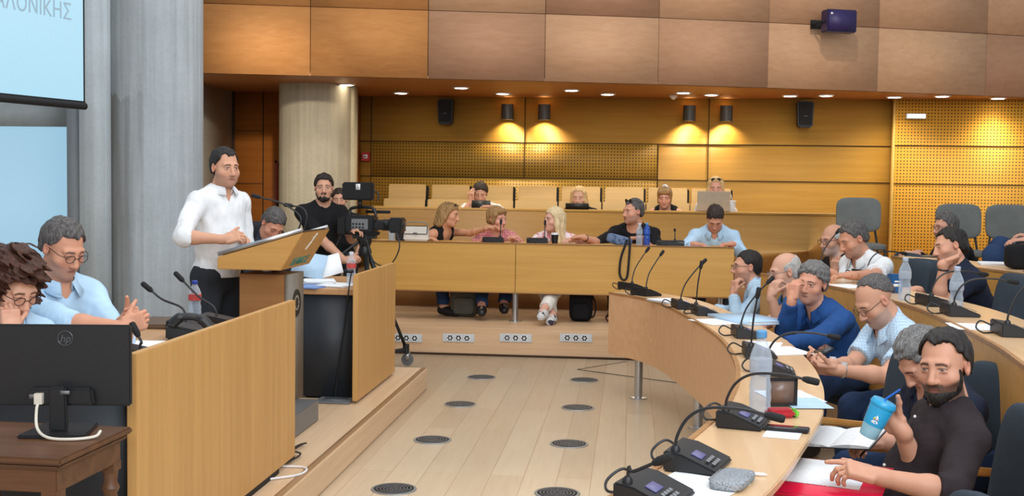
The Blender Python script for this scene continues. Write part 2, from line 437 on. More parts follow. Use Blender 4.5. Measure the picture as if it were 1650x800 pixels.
# left wall: dark concrete block edge, pale board with dark head
struct('wall_left', MB().bb((-9, 10.6, 0), (-5.3, 10.75, 5.2)), CONC_D)
struct('trim_8', MB().bb((at_y(108, 300, 9.66)[0], 9.66, .17), (at_y(128, 300, 9.66)[0]+.03, 10.3, 2.6)), CONC_D)
struct('wall_board_glowing', MB().bb((-8.5, 10.2, .4), (-5.16, 10.24, 2.13)), glow('board_glow', (162, 208, 234), .85))  # the pale board; the light on it is put in as a glow
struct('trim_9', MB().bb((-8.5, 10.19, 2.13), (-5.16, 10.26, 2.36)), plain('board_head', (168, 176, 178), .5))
# ------------------------------------------------------------------ screen, lamps and fixtures
A, Bq = at_y(0, 157, 6.8), at_y(137, 165, 7.5)
d = nrm((Bq-A)*[1, 1, 0]); zb = 2.155; n = V(d[1], -d[0], 0)
scr = thing('projector_screen', 'lit projection screen with black border hanging at upper left', 'screen', (Bq[0], Bq[1], zb))
P0, P1 = Bq-d*2.6, Bq
def slab(mb, u0, u1, z0, z1, t0, t1):
    a, c = P1-d*u1, P1-d*u0
    return mb.prism([(p[0]+n[0]*t, p[1]+n[1]*t) for p, t in ((a, t0), (c, t0), (c, t1), (a, t1))], 'z', z0, z1)
obj('screen_border', slab(slab(MB(), 0, 2.6, zb, 3.9, -.006, 0), 0, 2.6, zb, zb+.02, 0, .004), BLACK_M, scr, True)
o = obj('screen_fabric', slab(MB(), .018, 2.58, zb+.022, 3.88, .001, .004), glow('projected_light', (178, 226, 248), .95), scr, True)
bar = MB().tube([P0+[0, 0, zb-P0[2]-.012], P1+[0, 0, zb-P1[2]-.012]], .024, 14); obj('bottom_bar', bar, BLACK_M, scr, True)
tp = at_y(112, 25, 7.36); tp = P1-d*((P1[0]-tp[0])/d[0])
obj_t = text_mesh('lettering', 'ΘΕΣΣΑΛΟΝΙKΗΣ', .152, glow('projected_letters', (146, 182, 202), .75), frame(tuple(tp[:2]+n[:2]*.008)+(2.75,), tuple(d), (0, 0, 1)), scr, .001, 'RIGHT', xscale=.82)

def downlight(loc, label, group):
    t = thing('ceiling_downlight', label, 'lamp', loc, 0, group)
    obj('rim', MB().lathe([(.075, 0), (.1, 0), (.1, -.012), (.085, -.012)], n=24), WHITE, t)
    obj('diffuser', MB().lathe([(.084, -.002), (.084, -.008), (.07, -.014)], n=24), glow('downlight_glow', (255, 244, 226), 14), t)
    return t
front = [(559, 136), (743, 141), (921, 145), (1101, 149), (1273, 154), (1441, 156), (1608, 158)]
backr = [(646, 153), (810, 155), (979, 154), (1146, 157), (1331, 158), (1518, 161)]
ordn = ['leftmost', 'second from the left', 'third from the left', 'middle', 'third from the right', 'second from the right', 'rightmost']
ordb = ['leftmost', 'second from the left', 'third from the left', 'third from the right', 'second from the right', 'rightmost']
dl = None
for row, names, where in ((front, ordn, 'along the front soffit edge'), (backr, ordb, 'in the rear soffit row near the back wall')):
    for p, nm in zip(row, names):
        loc = at_z(*p, ZS) if row is front else V(at_y(*p, 14.42)[0], 14.42, ZS); lab = f'{nm} round downlight {where}'; grp = 'soffit downlights'
        if dl is None: dl = downlight(loc, lab, grp)
        else: dup(dl, loc, 0, lab, grp)
        spot_light('downlight_beam', loc-[0, 0, .03], loc-[0, .2 if row is front else .7, 2], 10 if p[0] < 600 else 80 if p[0] > 1440 else 42, 2.6, (1, .89, .66), 1.0, .2)
def sconce(x, label):
    t = thing('wall_sconce', label, 'lamp', (x, YB-.12, 2.5), 0, 'cylinder wall lamps')
    obj('shade', MB().lathe([(.066, 0), (.08, 0), (.08, .2), (.066, .2), (.066, .01)], n=28), plain('sconce_grey', (86, 84, 80), .45, .5), t)
    obj('lamp_disc', MB().lathe([(.064, .012), (.064, .02), (.03, .024)], n=24), glow('sconce_glow', (255, 232, 190), 20), t)
    obj('upper_lamp', MB().lathe([(.064, .18), (.064, .188), (.03, .19)], n=24), glow('sconce_glow_up', (255, 222, 160), 5), t)
    obj('bracket', MB().bb((-.02, .06, .06), (.02, .12, .14)), GREY_M, t)
    return t
for x, nm in ((-1.62, 'leftmost of the four wall sconces, grey cylinder'), (-1.14, 'second grey cylinder wall sconce from the left'), (.73, 'third grey cylinder wall sconce from the left'), (1.2, 'rightmost of the four wall sconces, grey cylinder')):
    sconce(x, nm)
    spot_light('sconce_beam', (x, YB-.12, 2.495), (x, YB+.1, 1.9), 20, 2.25, (1, .84, .55), .6, .03)
    spot_light('sconce_upbeam', (x, YB-.13, 2.71), (x, YB-.1, 3), 2, 1.4, (1, .8, .5), .6, .03)
def speaker(x, label):
    t = thing('wall_speaker', label, 'loudspeaker', (x, YB-.13, 2.43), 0, 'black speakers on the back wall')
    obj('cabinet', MB().prism([(-.105, .33), (.105, .33), (.09, 0), (-.09, 0)], 'y', -.1, .07), BLACK, t, bevel=.02)
    obj('grille', MB().prism([(-.088, .31), (.088, .31), (.075, .03), (-.075, .03)], 'y', -.108, -.09), BLACK_M, t, bevel=.006)
    obj('badge', MB().bb((-.02, -.111, .135), (.02, -.107, .145)), GREY_M, t)
    obj('wall_bracket', MB().bb((-.03, .06, .1), (.03, .13, .22)), BLACK_M, t)
    return t
speaker(-2.43, 'black loudspeaker on the back wall left of the sconces'); speaker(2.18, 'black loudspeaker on the back wall right of the sconces')
c = at_y(1337, 38, 13.5)
fa, fb = V(*FX[6]), V(*FX[7]); an = math.atan2(fb[1]-fa[1], fb[0]-fa[0])
t = thing('fascia_projector', 'dark purple box projector bracketed high on the wooden fascia', 'loudspeaker', (c[0], c[1]+.02, c[2]-.13), an)
obj('housing', MB().bb((-.18, -.30, 0), (.18, -.14, .25)), plain('violet_black', (38, 30, 66), .35), t, bevel=.012)
obj('front_grille', MB().bb((-.165, -.307, .015), (.165, -.298, .235)), plain('violet_grille', (44, 32, 84), .5), t)
obj('yoke', MB().tube([(-.2, -.22, .12), (-.2, .05, .12)], .012).tube([(.2, -.22, .12), (.2, .05, .12)], .012).bb((-.21, .03, .07), (.21, .05, .17)).tube([(-.21, -.22, .12), (.21, -.22, .12)], .014), BLACK_M, t)
obj('label_plate', MB().bb((-.145, -.31, .19), (-.12, -.306, .212)), WHITE, t)
t = thing('fire_alarm', 'small red fire alarm box on the back wall beside the far column', 'fire alarm', (-3.52, YB-.05, 1.94))
obj('box', MB().bb((-.055, -.02, 0), (.055, .05, .12)), plain('alarm_red', (170, 34, 26), .4), t, bevel=.006)
obj('push_plate', MB().bb((-.03, -.026, .035), (.03, -.018, .085)), WHITE, t); obj('mark', MB().bb((-.02, -.0275, .052), (.02, -.0255, .068)), plain('alarm_mark', (150, 60, 50)), t)
t = thing('exit_lamp', 'small white rectangular light on the amber perforated wall', 'sign', (3.54, YB-.2, 2.55))
obj('housing', MB().bb((-.12, -.01, 0), (.12, .04, .065)), WHITE, t, bevel=.005); obj('lit_face', MB().bb((-.11, -.014, .008), (.11, -.009, .057)), glow('exit_glow', (250, 250, 240), 1.3), t)
c = at_z(1085, 154, ZS)
t = thing('smoke_detector', 'small white smoke detector under the soffit', 'smoke detector', c); obj('base', MB().lathe([(.05, 0), (.05, -.02), (.03, -.035)], n=20), WHITE, t); obj('cap', MB().lathe([(.028, -.033), (.02, -.05), (.004, -.052)], n=16), WHITE, t)

# red door frame and grab bar on the panelled wall
t = thing('fire_hose_cabinet', 'tall red framed cabinet door on the panelled wall behind the lectern', 'cabinet', (-4.42, 14.40, .17))
RED = plain('dark_red_paint', (140, 40, 26), .45)
b = MB()
b.bb((-.13, -.02, 0), (-.10, .02, 1.75)).bb((.10, -.02, 0), (.13, .02, 1.75)).bb((-.13, -.02, 1.72), (.13, .02, 1.75)); obj('frame', b, RED, t)
dr = obj('door', MB().bb((-.1, -.005, 0), (.1, .015, 1.72)), W_RED, t)
obj('handle', MB().tube([(-.09, -.01, 1.2), (-.09, -.06, 1.2), (-.09, -.06, .8), (-.09, -.01, .8)], .014, 8), plain('black_bar', (26, 24, 24), .4), dr)

# sockets in the riser
for px, nm in ((655, 'three-gang socket plate in the riser behind the camera dolly'), (739, 'socket plate in the riser, second from the left'), (831, 'socket plate in the riser below the steel desk leg'), (928, 'rightmost three-gang socket plate in the riser')):
    p = at_y(px, 545, 10.92)
    t = thing('floor_socket_plate', nm, 'socket', p, 0, 'socket plates in the riser')
    obj('plate', MB().bb((-.155, -.008, -.04), (.155, .0, .04)), plain('plate_white', (196, 200, 200), .4), t, bevel=.003)
    for k in (-1, 0, 1):
        s = obj('socket', MB().lathe([(.034, 0), (.034, .004), (.030, .004), (.03, .001)], (k*.082, -.008, 0), 20, rotx(PI/2)), WHITE, t)
        b = MB()
        for q in range(6):
            a = q*PI/3; b.lathe([(.0085, 0), (.0085, .0045)], (k*.082+.019*math.cos(a), -.008, .019*math.sin(a)), 10, rotx(PI/2))
        obj('socket_holes', b, BLACK_M, s)

# floor vents
vent_spots = [(-1.24, 9.68), (-1.24, 8.45), (-1.24, 7.23), (-1.24, 6.02), (-.36, 9.7), (-.36, 8.47), (-.36, 7.26), (-.36, 6.07)]
vn = ['farthest from the camera', 'third from the camera', 'second from the camera', 'nearest the camera']
v0 = None
for i, (x, y) in enumerate(vent_spots):
    lab = f'round floor vent in the {"left" if i < 4 else "right"} line, {vn[i % 4]}'
    if v0 is None:
        v0 = thing('floor_vent', lab, 'floor vent', (x, y, 0), 0, 'round floor vents')
        obj('rim', MB().lathe([(.108, .001), (.108, .005), (.122, .004), (.124, .001)], n=40), plain('vent_rim', (150, 156, 160), .35, .6), v0)
        g = MB()
        for r in (.02, .038, .056, .074, .092): g.lathe([(r-.005, .002), (r-.005, .006), (r+.005, .006), (r+.005, .002)], n=36)
        for a in range(4): g.box((0, 0, .0035), (.2, .006, .003), rotz(a*PI/4))
        obj('grille', g, plain('vent_grey', (92, 98, 104), .4, .5), v0)
        obj('well', MB().lathe([(.11, .0008), (.11, .0018)], n=36), BLACK_M, v0)
    else: dup(v0, (x, y, 0), 0, lab)

# ------------------------------------------------------------------ desks
def leg_tube(mb, x, y, z0, z1, r=.03):
    return mb.lathe([(r*2.2, z0), (r*2.2, z0+.008), (r, z0+.014), (r, z1)], (x, y, 0), 20)
# long rear desk
t = thing('rear_long_desk', 'long wooden desk across the rear tier with a panelled front', 'desk', (-.8, 11.4, .27))
for a, c in ((-2.62, -1.135), (-1.13, 1.02)): obj('front_panel', MB().bb((a, 11.4, .575), (c, 11.43, 1.062)), W_DESK, t, True, .003)
obj('desk_top', MB().bb((-2.62, 11.43, 1.035), (1.02, 11.95, 1.06)), W_DESK, t, True, .004)
obj('edge_trim', MB().bb((-2.62, 11.39, 1.0625), (1.02, 11.445, 1.07)).bb((-2.62, 11.392, .565), (1.02, 11.436, .575)), W_EDGE, t, True)
for x in (-2.45, -1.14, .9): obj('leg', leg_tube(MB(), x, 11.52, .27, 1.04), CHROME, t, True)
# second rear desk, a full height front
t = thing('upper_rear_desk', 'upper wooden desk with solid front behind the long rear desk', 'desk', (-.2, 13.2, .55))
o = obj('front_panel', MB().bb((-3.05, 13.2, .552), (2.0, 13.24, 1.35)).prism([(2.0, 13.2), (2.56, 13.3), (2.56, 13.34), (2.0, 13.24)], 'z', .552, 1.35), wood('upper_desk_veneer', (172, 124, 58), (192, 144, 76)), t, True)
obj('desk_top', MB().bb((-3.05, 13.19, 1.352), (2.0, 13.6, 1.375)).prism([(2.0, 13.19), (2.58, 13.29), (2.58, 13.62), (2.0, 13.6)], 'z', 1.352, 1.375), W_DESK, t, True, .004)
obj('end_panel', MB().bb((2.55, 13.3, .552), (2.58, 13.6, 1.35)), BLACK_M, t, True)
# riser panel seen between the legs of the long desk
struct('trim_10', MB().bb((-3.5, 12.72, .27), (1.9, 12.752, .56)), wood('rear_riser', (150, 104, 58), (172, 124, 74)))

# ring desk, first row
ring_pts = [(983, 472), (1052, 485), (1112, 513), (1159, 545), (1182, 578), (1187, 606), (1182, 629), (1163, 661), (1112, 707), (1080, 735), (1029, 772)]
RP = [at_z(*p, .81)[:2] for p in ring_pts]
RP[0] = V(-.155, 9.1); RP += [V(-.18, 2.75), V(-.5, 2.2)]
R1 = smooth_path(RP, 6)
def ring_desk(name, label, path, wid, ztop, zbot, matp, legs, base):
    out = offset_path(path, -wid); inn2 = offset_path(path, -.028); c0 = path[len(path)//2]
    t = thing(name, label, 'desk', (c0[0], c0[1], base))
    obj('front_panel', MB().ribbon(path, inn2, zbot, ztop-.004), matp, t, True)
    obj('desk_top', MB().ribbon(offset_path(path, -.006), out, ztop-.028, ztop), W_TOP, t, True, .004)
    obj('edge_trim', MB().ribbon(offset_path(path, .004), offset_path(path, -.016), ztop-.012, ztop+.004), W_EDGE, t, True)
    for (x, y) in legs: obj('leg', leg_tube(MB(), x, y, base, ztop-.03, .032), CHROME, t, True)
    return t
ring_desk('curved_desk', 'front curved wooden desk sweeping from the rear round to the camera', R1, .365, .81, .325, W_RING, [(.09, 8.95), (.49, 7.9), (.72, 6.4), (.5, 4.4)], 0)
ring_desk('curved_desk', 'second curved wooden desk on the right, behind the front row of seats', R2, .42, 1.0, .42, wood('ring_veneer_amber', (184, 132, 62), (204, 152, 80)), [(1.25, 8.9), (1.85, 6.9), (1.75, 4.6)], .2)
ring_desk('curved_desk', 'third curved wooden desk at the far right by the perforated wall', R3, .42, 1.1, .5, wood('ring_veneer_amber2', (184, 132, 62), (204, 152, 80)), [(2.5, 9.4), (2.85, 7.6)], .3)

# dais desks with tall side panels
t = thing('dais_desk', 'near dais desk with large upright wooden panel beside the monitor', 'desk', (-2.0, 4.9, .17))
obj('side_panel', MB().bb((-1.775, 3.9, .2), (-1.74, 5.86, 1.03)), W_DESK_V, t, True, .003)
obj('end_panel', MB().bb((-2.75, 3.93, .19), (-1.78, 3.955, .9)), plain('dark_laminate', (32, 36, 42), .55), t, True)
obj('desk_top', MB().bb((-2.35, 3.93, .9), (-1.777, 5.85, .925)).bb((-2.9, 3.93, .9), (-2.35, 4.2, .925)), wood('dais_top', (176, 132, 88), (196, 152, 108), grain='y'), t, True, .003)
obj('foot', MB().bb((-1.77, 4.2, .172), (-1.745, 5.6, .2)), BLACK_M, t, True)
t = thing('dais_desk', 'far dais desk with wooden panel and dark side under the papers', 'desk', (-2.0, 8.1, .17))
obj('side_panel', MB().bb((-1.825, 7.46, .19), (-1.79, 8.69, 1.04)), W_DESK_V, t, True, .003)
obj('end_panel', MB().bb((-2.3, 7.62, .185), (-1.83, 7.65, .885)), plain('dark_laminate2', (38, 43, 50), .55), t, True)
obj('desk_top', MB().bb((-2.42, 7.6, .887), (-1.827, 8.69, .925)), wood('dais_top2', (176, 132, 88), (196, 152, 108), grain='y'), t, True, .003)
obj('foot', MB().bb((-2.2, 7.65, .17), (-1.84, 8.6, .19)), BLACK_M, t, True)

# lectern
lx0, lx1, ly0, ly1 = -2.42, -1.90, 6.55, 7.15
t = thing('lectern', 'wooden lectern with sloping top before the standing speaker', 'lectern', (-2.2, 6.85, .17))
obj('post', MB().bb((-2.345, 6.72, .3), (-2.06, 7.02, 1.09)), wood('post_veneer', (140, 94, 48), (160, 112, 62)), t, True, .004)
obj('post_side', MB().bb((-2.06, 6.715, .3), (-2.035, 7.025, 1.09)), plain('post_grey', (128, 120, 108), .5), t, True)
obj('plinth', MB().bb((-2.5, 6.25, .172), (-1.9, 6.9, .305)), plain('plinth_metal', (120, 122, 124), .42, .4), t, True, .006)
body = MB().prism([(lx0, 1.128), (-2.0, 1.128), (lx1+.06, 1.21), (lx1+.06, 1.345), (lx0, 1.20)], 'y', ly0, ly1)
body = MB().prism([(lx0, 1.128), (-2.035, 1.128), (lx1, 1.355), (lx0, 1.20)], 'y', ly0, ly1)
obj('reading_top', body, wood('lectern_veneer', (184, 134, 66), (202, 152, 84)), t, True, .004)
sl = nrm(V(lx1-lx0, 0, .155)); nn = V(-sl[2], 0, sl[0])
mid = V((lx0+lx1)/2, (ly0+ly1)/2, 1.2775)
Rm = np.stack([sl, V(0, 1, 0), nn], 1)
obj('reading_surface', MB().box(mid+nn*.008, (.5, .56, .012), Rm), BLACK, t, True, .003)
for sy in (-.29, .29): obj('rim_rail', MB().box(mid+nn*.016+V(0, sy, 0), (.53, .012, .024), Rm), CHROME, t, True)
for ny in (6.8, 6.95): obj('neck', MB().tube([(-2.2, ny, 1.08), (-2.2, ny, 1.14)], .03), CHROME, t, True)
# front face of the top (faces the hall): emblem lines and teal lettering
fd = nrm(V(lx1+2.035, 0, 1.355-1.128)); fn = V(fd[2], 0, -fd[0])
fo = V((lx1-2.035)/2, 0, (1.355+1.128)/2)
text_mesh('lettering', 'ΔΗΜΟΣ', .075, plain('teal_ink', (20, 140, 130), .5), frame(tuple(fo-fd*.085+V(0, 6.86, 0)+fn*.002), (0, 1, 0), tuple(fd)), t, .001, xscale=1.3)
em = MB()
for k in range(3): em.tube([fo+fd*(.0+.02*k)+fn*.003+V(0, 6.82+.016*k, 0)+fd*0, fo+fd*(.05+.03*k)+fn*.003+V(0, 6.86+.01*k, 0), fo+fd*(.09+.012*k)+fn*.003+V(0, 6.845+.02*k, 0)], .0035, 6)
obj('emblem', em, plain('emblem_white', (226, 226, 214), .5), t, True)
sp = at_x(479, 488, -2.034); sp[1] = 6.87
seal = obj('seal', MB().lathe([(.085, 0), (.085, .004), (.07, .004), (.07, .002)], (-2.035, sp[1], sp[2]), 28, roty(PI/2)), plain('seal_dark', (40, 38, 36), .5), t, True)
rg = MB()
for k in range(8):
    a = k*PI/4; rg.box((-2.031, sp[1]+.04*math.cos(a), sp[2]+.04*math.sin(a)), (.003, .012, .034), rotx(a))
obj('seal_relief', rg, plain('seal_pale', (150, 142, 126), .5), seal, True)

# ------------------------------------------------------------------ chairs
LEATHER = cloth('black_leather', (22, 24, 30), .5, bump=.1); DKBLUE = cloth('charcoal_fabric', (56, 66, 76), .9, bump=.12); GREYF = cloth('grey_fabric', (104, 108, 106), .9, bump=.12)
ARMW = wood('arm_wood', (186, 130, 62), (206, 152, 84), grain='y')
def rbox(c, size, R=None, k=6):
    """soft upholstered pad: superellipsoid"""
    b = MB(); n, m_ = 28, 16; sx, sy, sz = np.array(size)/2
    def sp(v, e): return math.copysign(abs(v)**e, v)
    vs = []
    for i in range(m_+1):
        th = -PI/2+PI*i/m_
        for j in range(n):
            ph = 2*PI*j/n
            p = V(sx*sp(math.cos(th), .45)*sp(math.cos(ph), .45), sy*sp(math.cos(th), .45)*sp(math.sin(ph), .45), sz*sp(math.sin(th), .45))
            vs.append((R @ p if R is not None else p)+np.array(c))
    fs = [(i*n+j, i*n+(j+1) % n, (i+1)*n+(j+1) % n, (i+1)*n+j) for i in range(m_) for j in range(n)]
    return b.add(vs, fs)
def armchair(label, loc, rz, fabric=DKBLUE, group='upholstered armchairs'):
    """faces +x in its own frame; seat top .46"""
    t = thing('upholstered_armchair', label, 'chair', loc, rz, group)
    obj('seat', rbox((.02, 0, .40), (.48, .48, .11)), fabric, t, smooth=True)
    obj('backrest', rbox((-.24, 0, .70), (.09, .46, .58), roty(-.14)), fabric, t)
    for s in (-1, 1):
        a = obj('armrest', MB().prism([(-.2, .60), (.16, .645), (.19, .63), (.19, .615), (-.2, .575)], 'y', s*.27-.025, s*.27+.025), ARMW, t, bevel=.008)
        obj('arm_bracket', MB().tube([(-.1, s*.25, .38), (-.1, s*.275, .42), (-.08, s*.275, .595)], .014, 8), GREY_M, a)
    obj('pedestal', MB().lathe([(.2, 0), (.2, .012), (.05, .03), (.032, .06), (.032, .35)], n=24), GREY_M, t)
    return t
# folding seats on the upper rear tier
def fold_seat(x, label):
    t = thing('auditorium_seat', label, 'chair', (x, 14.35, .55), 0, 'empty wooden seats in the back row')
    obj('backrest', MB().prism([(.0, .72), (.03, .72), (.09, 1.09), (.06, 1.09)], 'x', -.24, .24), wood('seat_ply', (206, 164, 96), (222, 182, 114)), t, bevel=.008)
    obj('back_cushion', MB().prism([(.03, .70), (.1, .70), (.15, 1.06), (.09, 1.08)], 'x', -.22, .265), BLACK_M, t, bevel=.01)
    obj('folded_seat', MB().prism([(-.20, .52), (-.17, .50), (-.10, .90), (-.13, .91)], 'x', -.262, .262), wood('seat_ply', (206, 164, 96), (222, 182, 114)), t, bevel=.008)
    obj('seat_cushion', MB().prism([(-.165, .52), (-.10, .52), (-.05, .88), (-.095, .90)], 'x', -.25, .275), BLACK_M, t, bevel=.01)
    obj('pedestal', MB().bb((-.03, -.05, 0), (.03, .03, .6)).bb((-.12, -.1, 0), (.12, .08, .015)), GREY_M, t)
xs = [at_y(px, 310, 14.4)[0] for px in (656, 726, 796, 866, 936, 1006, 1076, 1146)]
nms = ['leftmost empty wooden tip-up seat of the back row', 'second wooden tip-up seat from the left in the back row', 'wooden tip-up seat behind the young man in white', 'fourth wooden tip-up seat from the left, between the two heads', 'wooden tip-up seat behind the long-haired blonde woman', 'wooden tip-up seat behind the grey-haired man in black', 'wooden tip-up seat behind the woman with the white hair clip', 'rightmost wooden tip-up seat, behind the laptop woman']
for x, l in zip(xs, nms): fold_seat(x, l)
# grey chairs at the right rear
def side_chair(x, y, z, rz, label):
    t = thing('grey_side_chair', label, 'chair', (x, y, z), rz, 'grey side chairs')
    obj('backrest', rbox((0, .2, .74), (.46, .06, .36), rotx(-.1)), GREYF, t); obj('seat', rbox((0, 0, .42), (.46, .44, .07)), GREYF, t)
    for s in (-1, 1):
        obj('leg', MB().tube([(s*.21, -.2, 0), (s*.2, -.18, .4)], .012, 8), BLACK, t); obj('leg', MB().tube([(s*.21, .24, 0), (s*.2, .18, .4), (s*.17, .22, .62)], .012, 8), BLACK, t)
c = at_y(1380, 348, 12.3); side_chair(2.37, 12.1, .65, 0, 'grey padded chair behind the white polo man, left of the amber wall')
side_chair(3.38, 12.1, .6, 0, 'grey padded chair against the amber wall behind the man in black'); side_chair(3.88, 12.1, .6, 0, 'grey padded chair against the amber wall at the far right')
struct('floor_tier_rear', MB().bb((2.0, 11.6, 0), (6.4, 12.75, .6)), W_RISER)
# ------------------------------------------------------------------ people: bodies grown as one blended surface
class Field:
    """signed distances on a rectilinear grid, finer where head and hands are"""
    def __init__(s, lo, hi, step, fine=()):
        s.ax = []
        for i in range(3):
            x = lo[i]; A = [x]
            while x < hi[i]:
                h = step
                for (c, r, hf) in fine:
                    if c[i]-r <= x < c[i]+r: h = min(h, hf)
                    elif x < c[i]-r < x+h: h = max(c[i]-r-x, hf*.5)
                x += h; A.append(x)
            s.ax.append(np.array(A, np.float32))
        s.D = np.full([len(a) for a in s.ax], 1.0, np.float32); s.m = 2.2*step
    def blk(s, lo, hi):
        sl = []
        for i in range(3):
            a = np.searchsorted(s.ax[i], lo[i]); b = np.searchsorted(s.ax[i], hi[i])
            sl.append(slice(max(a-1, 0), min(b+1, len(s.ax[i]))))
        sl = tuple(sl); g = np.ix_(*[s.ax[i][sl[i]] for i in range(3)]); return sl, g
    def put(s, d, sl, k, op):
        a = s.D[sl]
        if op == 'add':
            h = np.maximum(k-np.abs(a-d), 0)/max(k, 1e-6); s.D[sl] = np.minimum(a, d)-h*h*k*.25
        else:
            h = np.maximum(k-np.abs(a+d), 0)/max(k, 1e-6); s.D[sl] = np.maximum(a, -d)+h*h*k*.25
    def cone(s, a, b, ra, rb, k=.02, op='add', cut=None):
        a, b = np.asarray(a, float), np.asarray(b, float); R = max(ra, rb)+k+s.m
        sl, (X, Y, Z) = s.blk(np.minimum(a, b)-R, np.maximum(a, b)+R); ab = b-a; L2 = max(float(ab @ ab), 1e-9)
        t = np.clip(((X-a[0])*ab[0]+(Y-a[1])*ab[1]+(Z-a[2])*ab[2])/L2, 0, 1)
        d = np.sqrt((X-a[0]-t*ab[0])**2+(Y-a[1]-t*ab[1])**2+(Z-a[2]-t*ab[2])**2)-(ra+(rb-ra)*t)
        if cut is not None:
            n = ab/math.sqrt(L2); c = a+ab*cut; d = np.maximum(d, (X-c[0])*n[0]+(Y-c[1])*n[1]+(Z-c[2])*n[2])
        s.put(d.astype(np.float32), sl, k, op)
    def ell(s, c, r, R=None, k=.02, op='add'):
        c = np.asarray(c, float); r = np.asarray(r, float); M = max(r)+k+s.m
        sl, (X, Y, Z) = s.blk(c-M, c+M); x, y, z = X-c[0], Y-c[1], Z-c[2]
        if R is not None: x, y, z = (R[0, i]*x+R[1, i]*y+R[2, i]*z for i in range(3))
        k0 = np.sqrt((x/r[0])**2+(y/r[1])**2+(z/r[2])**2); k1 = np.sqrt((x/r[0]**2)**2+(y/r[1]**2)**2+(z/r[2]**2)**2)
        s.put((k0*(k0-1)/np.maximum(k1, 1e-6)).astype(np.float32), sl, k, op)
    def box(s, c, h, R, rad, k=.01, op='add'):
        c = np.asarray(c, float); M = np.linalg.norm(h)+rad+k+s.m
        sl, (X, Y, Z) = s.blk(c-M, c+M); x, y, z = X-c[0], Y-c[1], Z-c[2]
        q = [np.abs(R[0, i]*x+R[1, i]*y+R[2, i]*z)-h[i] for i in range(3)]
        d = np.sqrt(sum(np.maximum(v, 0)**2 for v in q))+np.minimum(np.maximum(np.maximum(q[0], q[1]), q[2]), 0)-rad
        s.put(d.astype(np.float32), sl, k, op)
    def cutplane(s, c, n, k=.004):
        X, Y, Z = np.ix_(*s.ax); d = (X-c[0])*n[0]+(Y-c[1])*n[1]+(Z-c[2])*n[2]
        s.D = np.maximum(s.D, d.astype(np.float32))
    def waves(s, amp, freq, seed, squash=(1, 1, 1)):
        X, Y, Z = np.ix_(*s.ax); r = np.random.default_rng(seed); d = 0
        for i in range(4):
            K = r.normal(size=3)*squash; K = K/np.linalg.norm(K)*freq*(1+.5*i); q = r.normal(size=3); q = q/np.linalg.norm(q)*freq*.6
            d = d+np.sin(K[0]*X+K[1]*Y+K[2]*Z+r.uniform(0, 6)+1.4*np.sin(q[0]*X+q[1]*Y+q[2]*Z))/(1+.4*i)
        s.D += (amp*.5*d).astype(np.float32)
    def mesh(s):
        D = s.D; S = D < 0
        cnt = sum(S[i:S.shape[0]-1+i, j:S.shape[1]-1+j, k:S.shape[2]-1+k].astype(np.int8) for i in (0, 1) for j in (0, 1) for k in (0, 1))
        I = np.argwhere((cnt > 0) & (cnt < 8)); N = len(I); cid = np.full(cnt.shape, -1, np.int32); cid[tuple(I.T)] = np.arange(N)
        cor = [(i, j, k) for i in (0, 1) for j in (0, 1) for k in (0, 1)]
        v = np.stack([D[I[:, 0]+i, I[:, 1]+j, I[:, 2]+k] for i, j, k in cor], 1)
        acc = np.zeros((N, 3)); n = np.zeros(N)
        for a in range(8):
            for b in range(a+1, 8):
                ca, cb = np.array(cor[a]), np.array(cor[b])
                if np.abs(ca-cb).sum() != 1: continue
                mk = (v[:, a] < 0) != (v[:, b] < 0); t = np.where(mk, v[:, a]/np.where(mk, v[:, a]-v[:, b], 1), 0)
                acc += np.where(mk[:, None], ca+(cb-ca)*t[:, None], 0); n += mk
        fr = acc/n[:, None]; pos = np.empty((N, 3))
        for q in range(3):
            A = s.ax[q]; pos[:, q] = A[I[:, q]]+fr[:, q]*(A[I[:, q]+1]-A[I[:, q]])
        F = []
        for q in range(3):
            e0 = [slice(None)]*3; e1 = [slice(None)]*3; e0[q] = slice(0, -1); e1[q] = slice(1, None)
            u, w = [(1, 2), (2, 0), (0, 1)][q]
            for t in (e0, e1): t[u] = slice(1, -1); t[w] = slice(1, -1)
            A, B = S[tuple(e0)], S[tuple(e1)]; E = np.argwhere(A != B); sg = A[tuple(E.T)]
            off = np.zeros(3, int); off[u] = 1; off[w] = 1; E = E+off
            du = np.zeros(3, int); dw = np.zeros(3, int); du[u] = 1; dw[w] = 1
            c = [cid[tuple((E-du-dw).T)], cid[tuple((E-dw).T)], cid[tuple(E.T)], cid[tuple((E-du).T)]]
            Q = np.stack(c, 1); Q[~sg] = Q[~sg][:, ::-1]; F.append(Q)
        return pos, np.concatenate(F)
def np_mesh(name, pos, quads):
    me = bpy.data.meshes.new(name); me.vertices.add(len(pos)); me.vertices.foreach_set('co', pos.astype(np.float32).ravel())
    n = len(quads); me.loops.add(4*n); me.loops.foreach_set('vertex_index', quads.astype(np.int32).ravel())
    me.polygons.add(n); me.polygons.foreach_set('loop_start', np.arange(0, 4*n, 4, dtype=np.int32)); me.update(calc_edges=True); me.validate(); return me

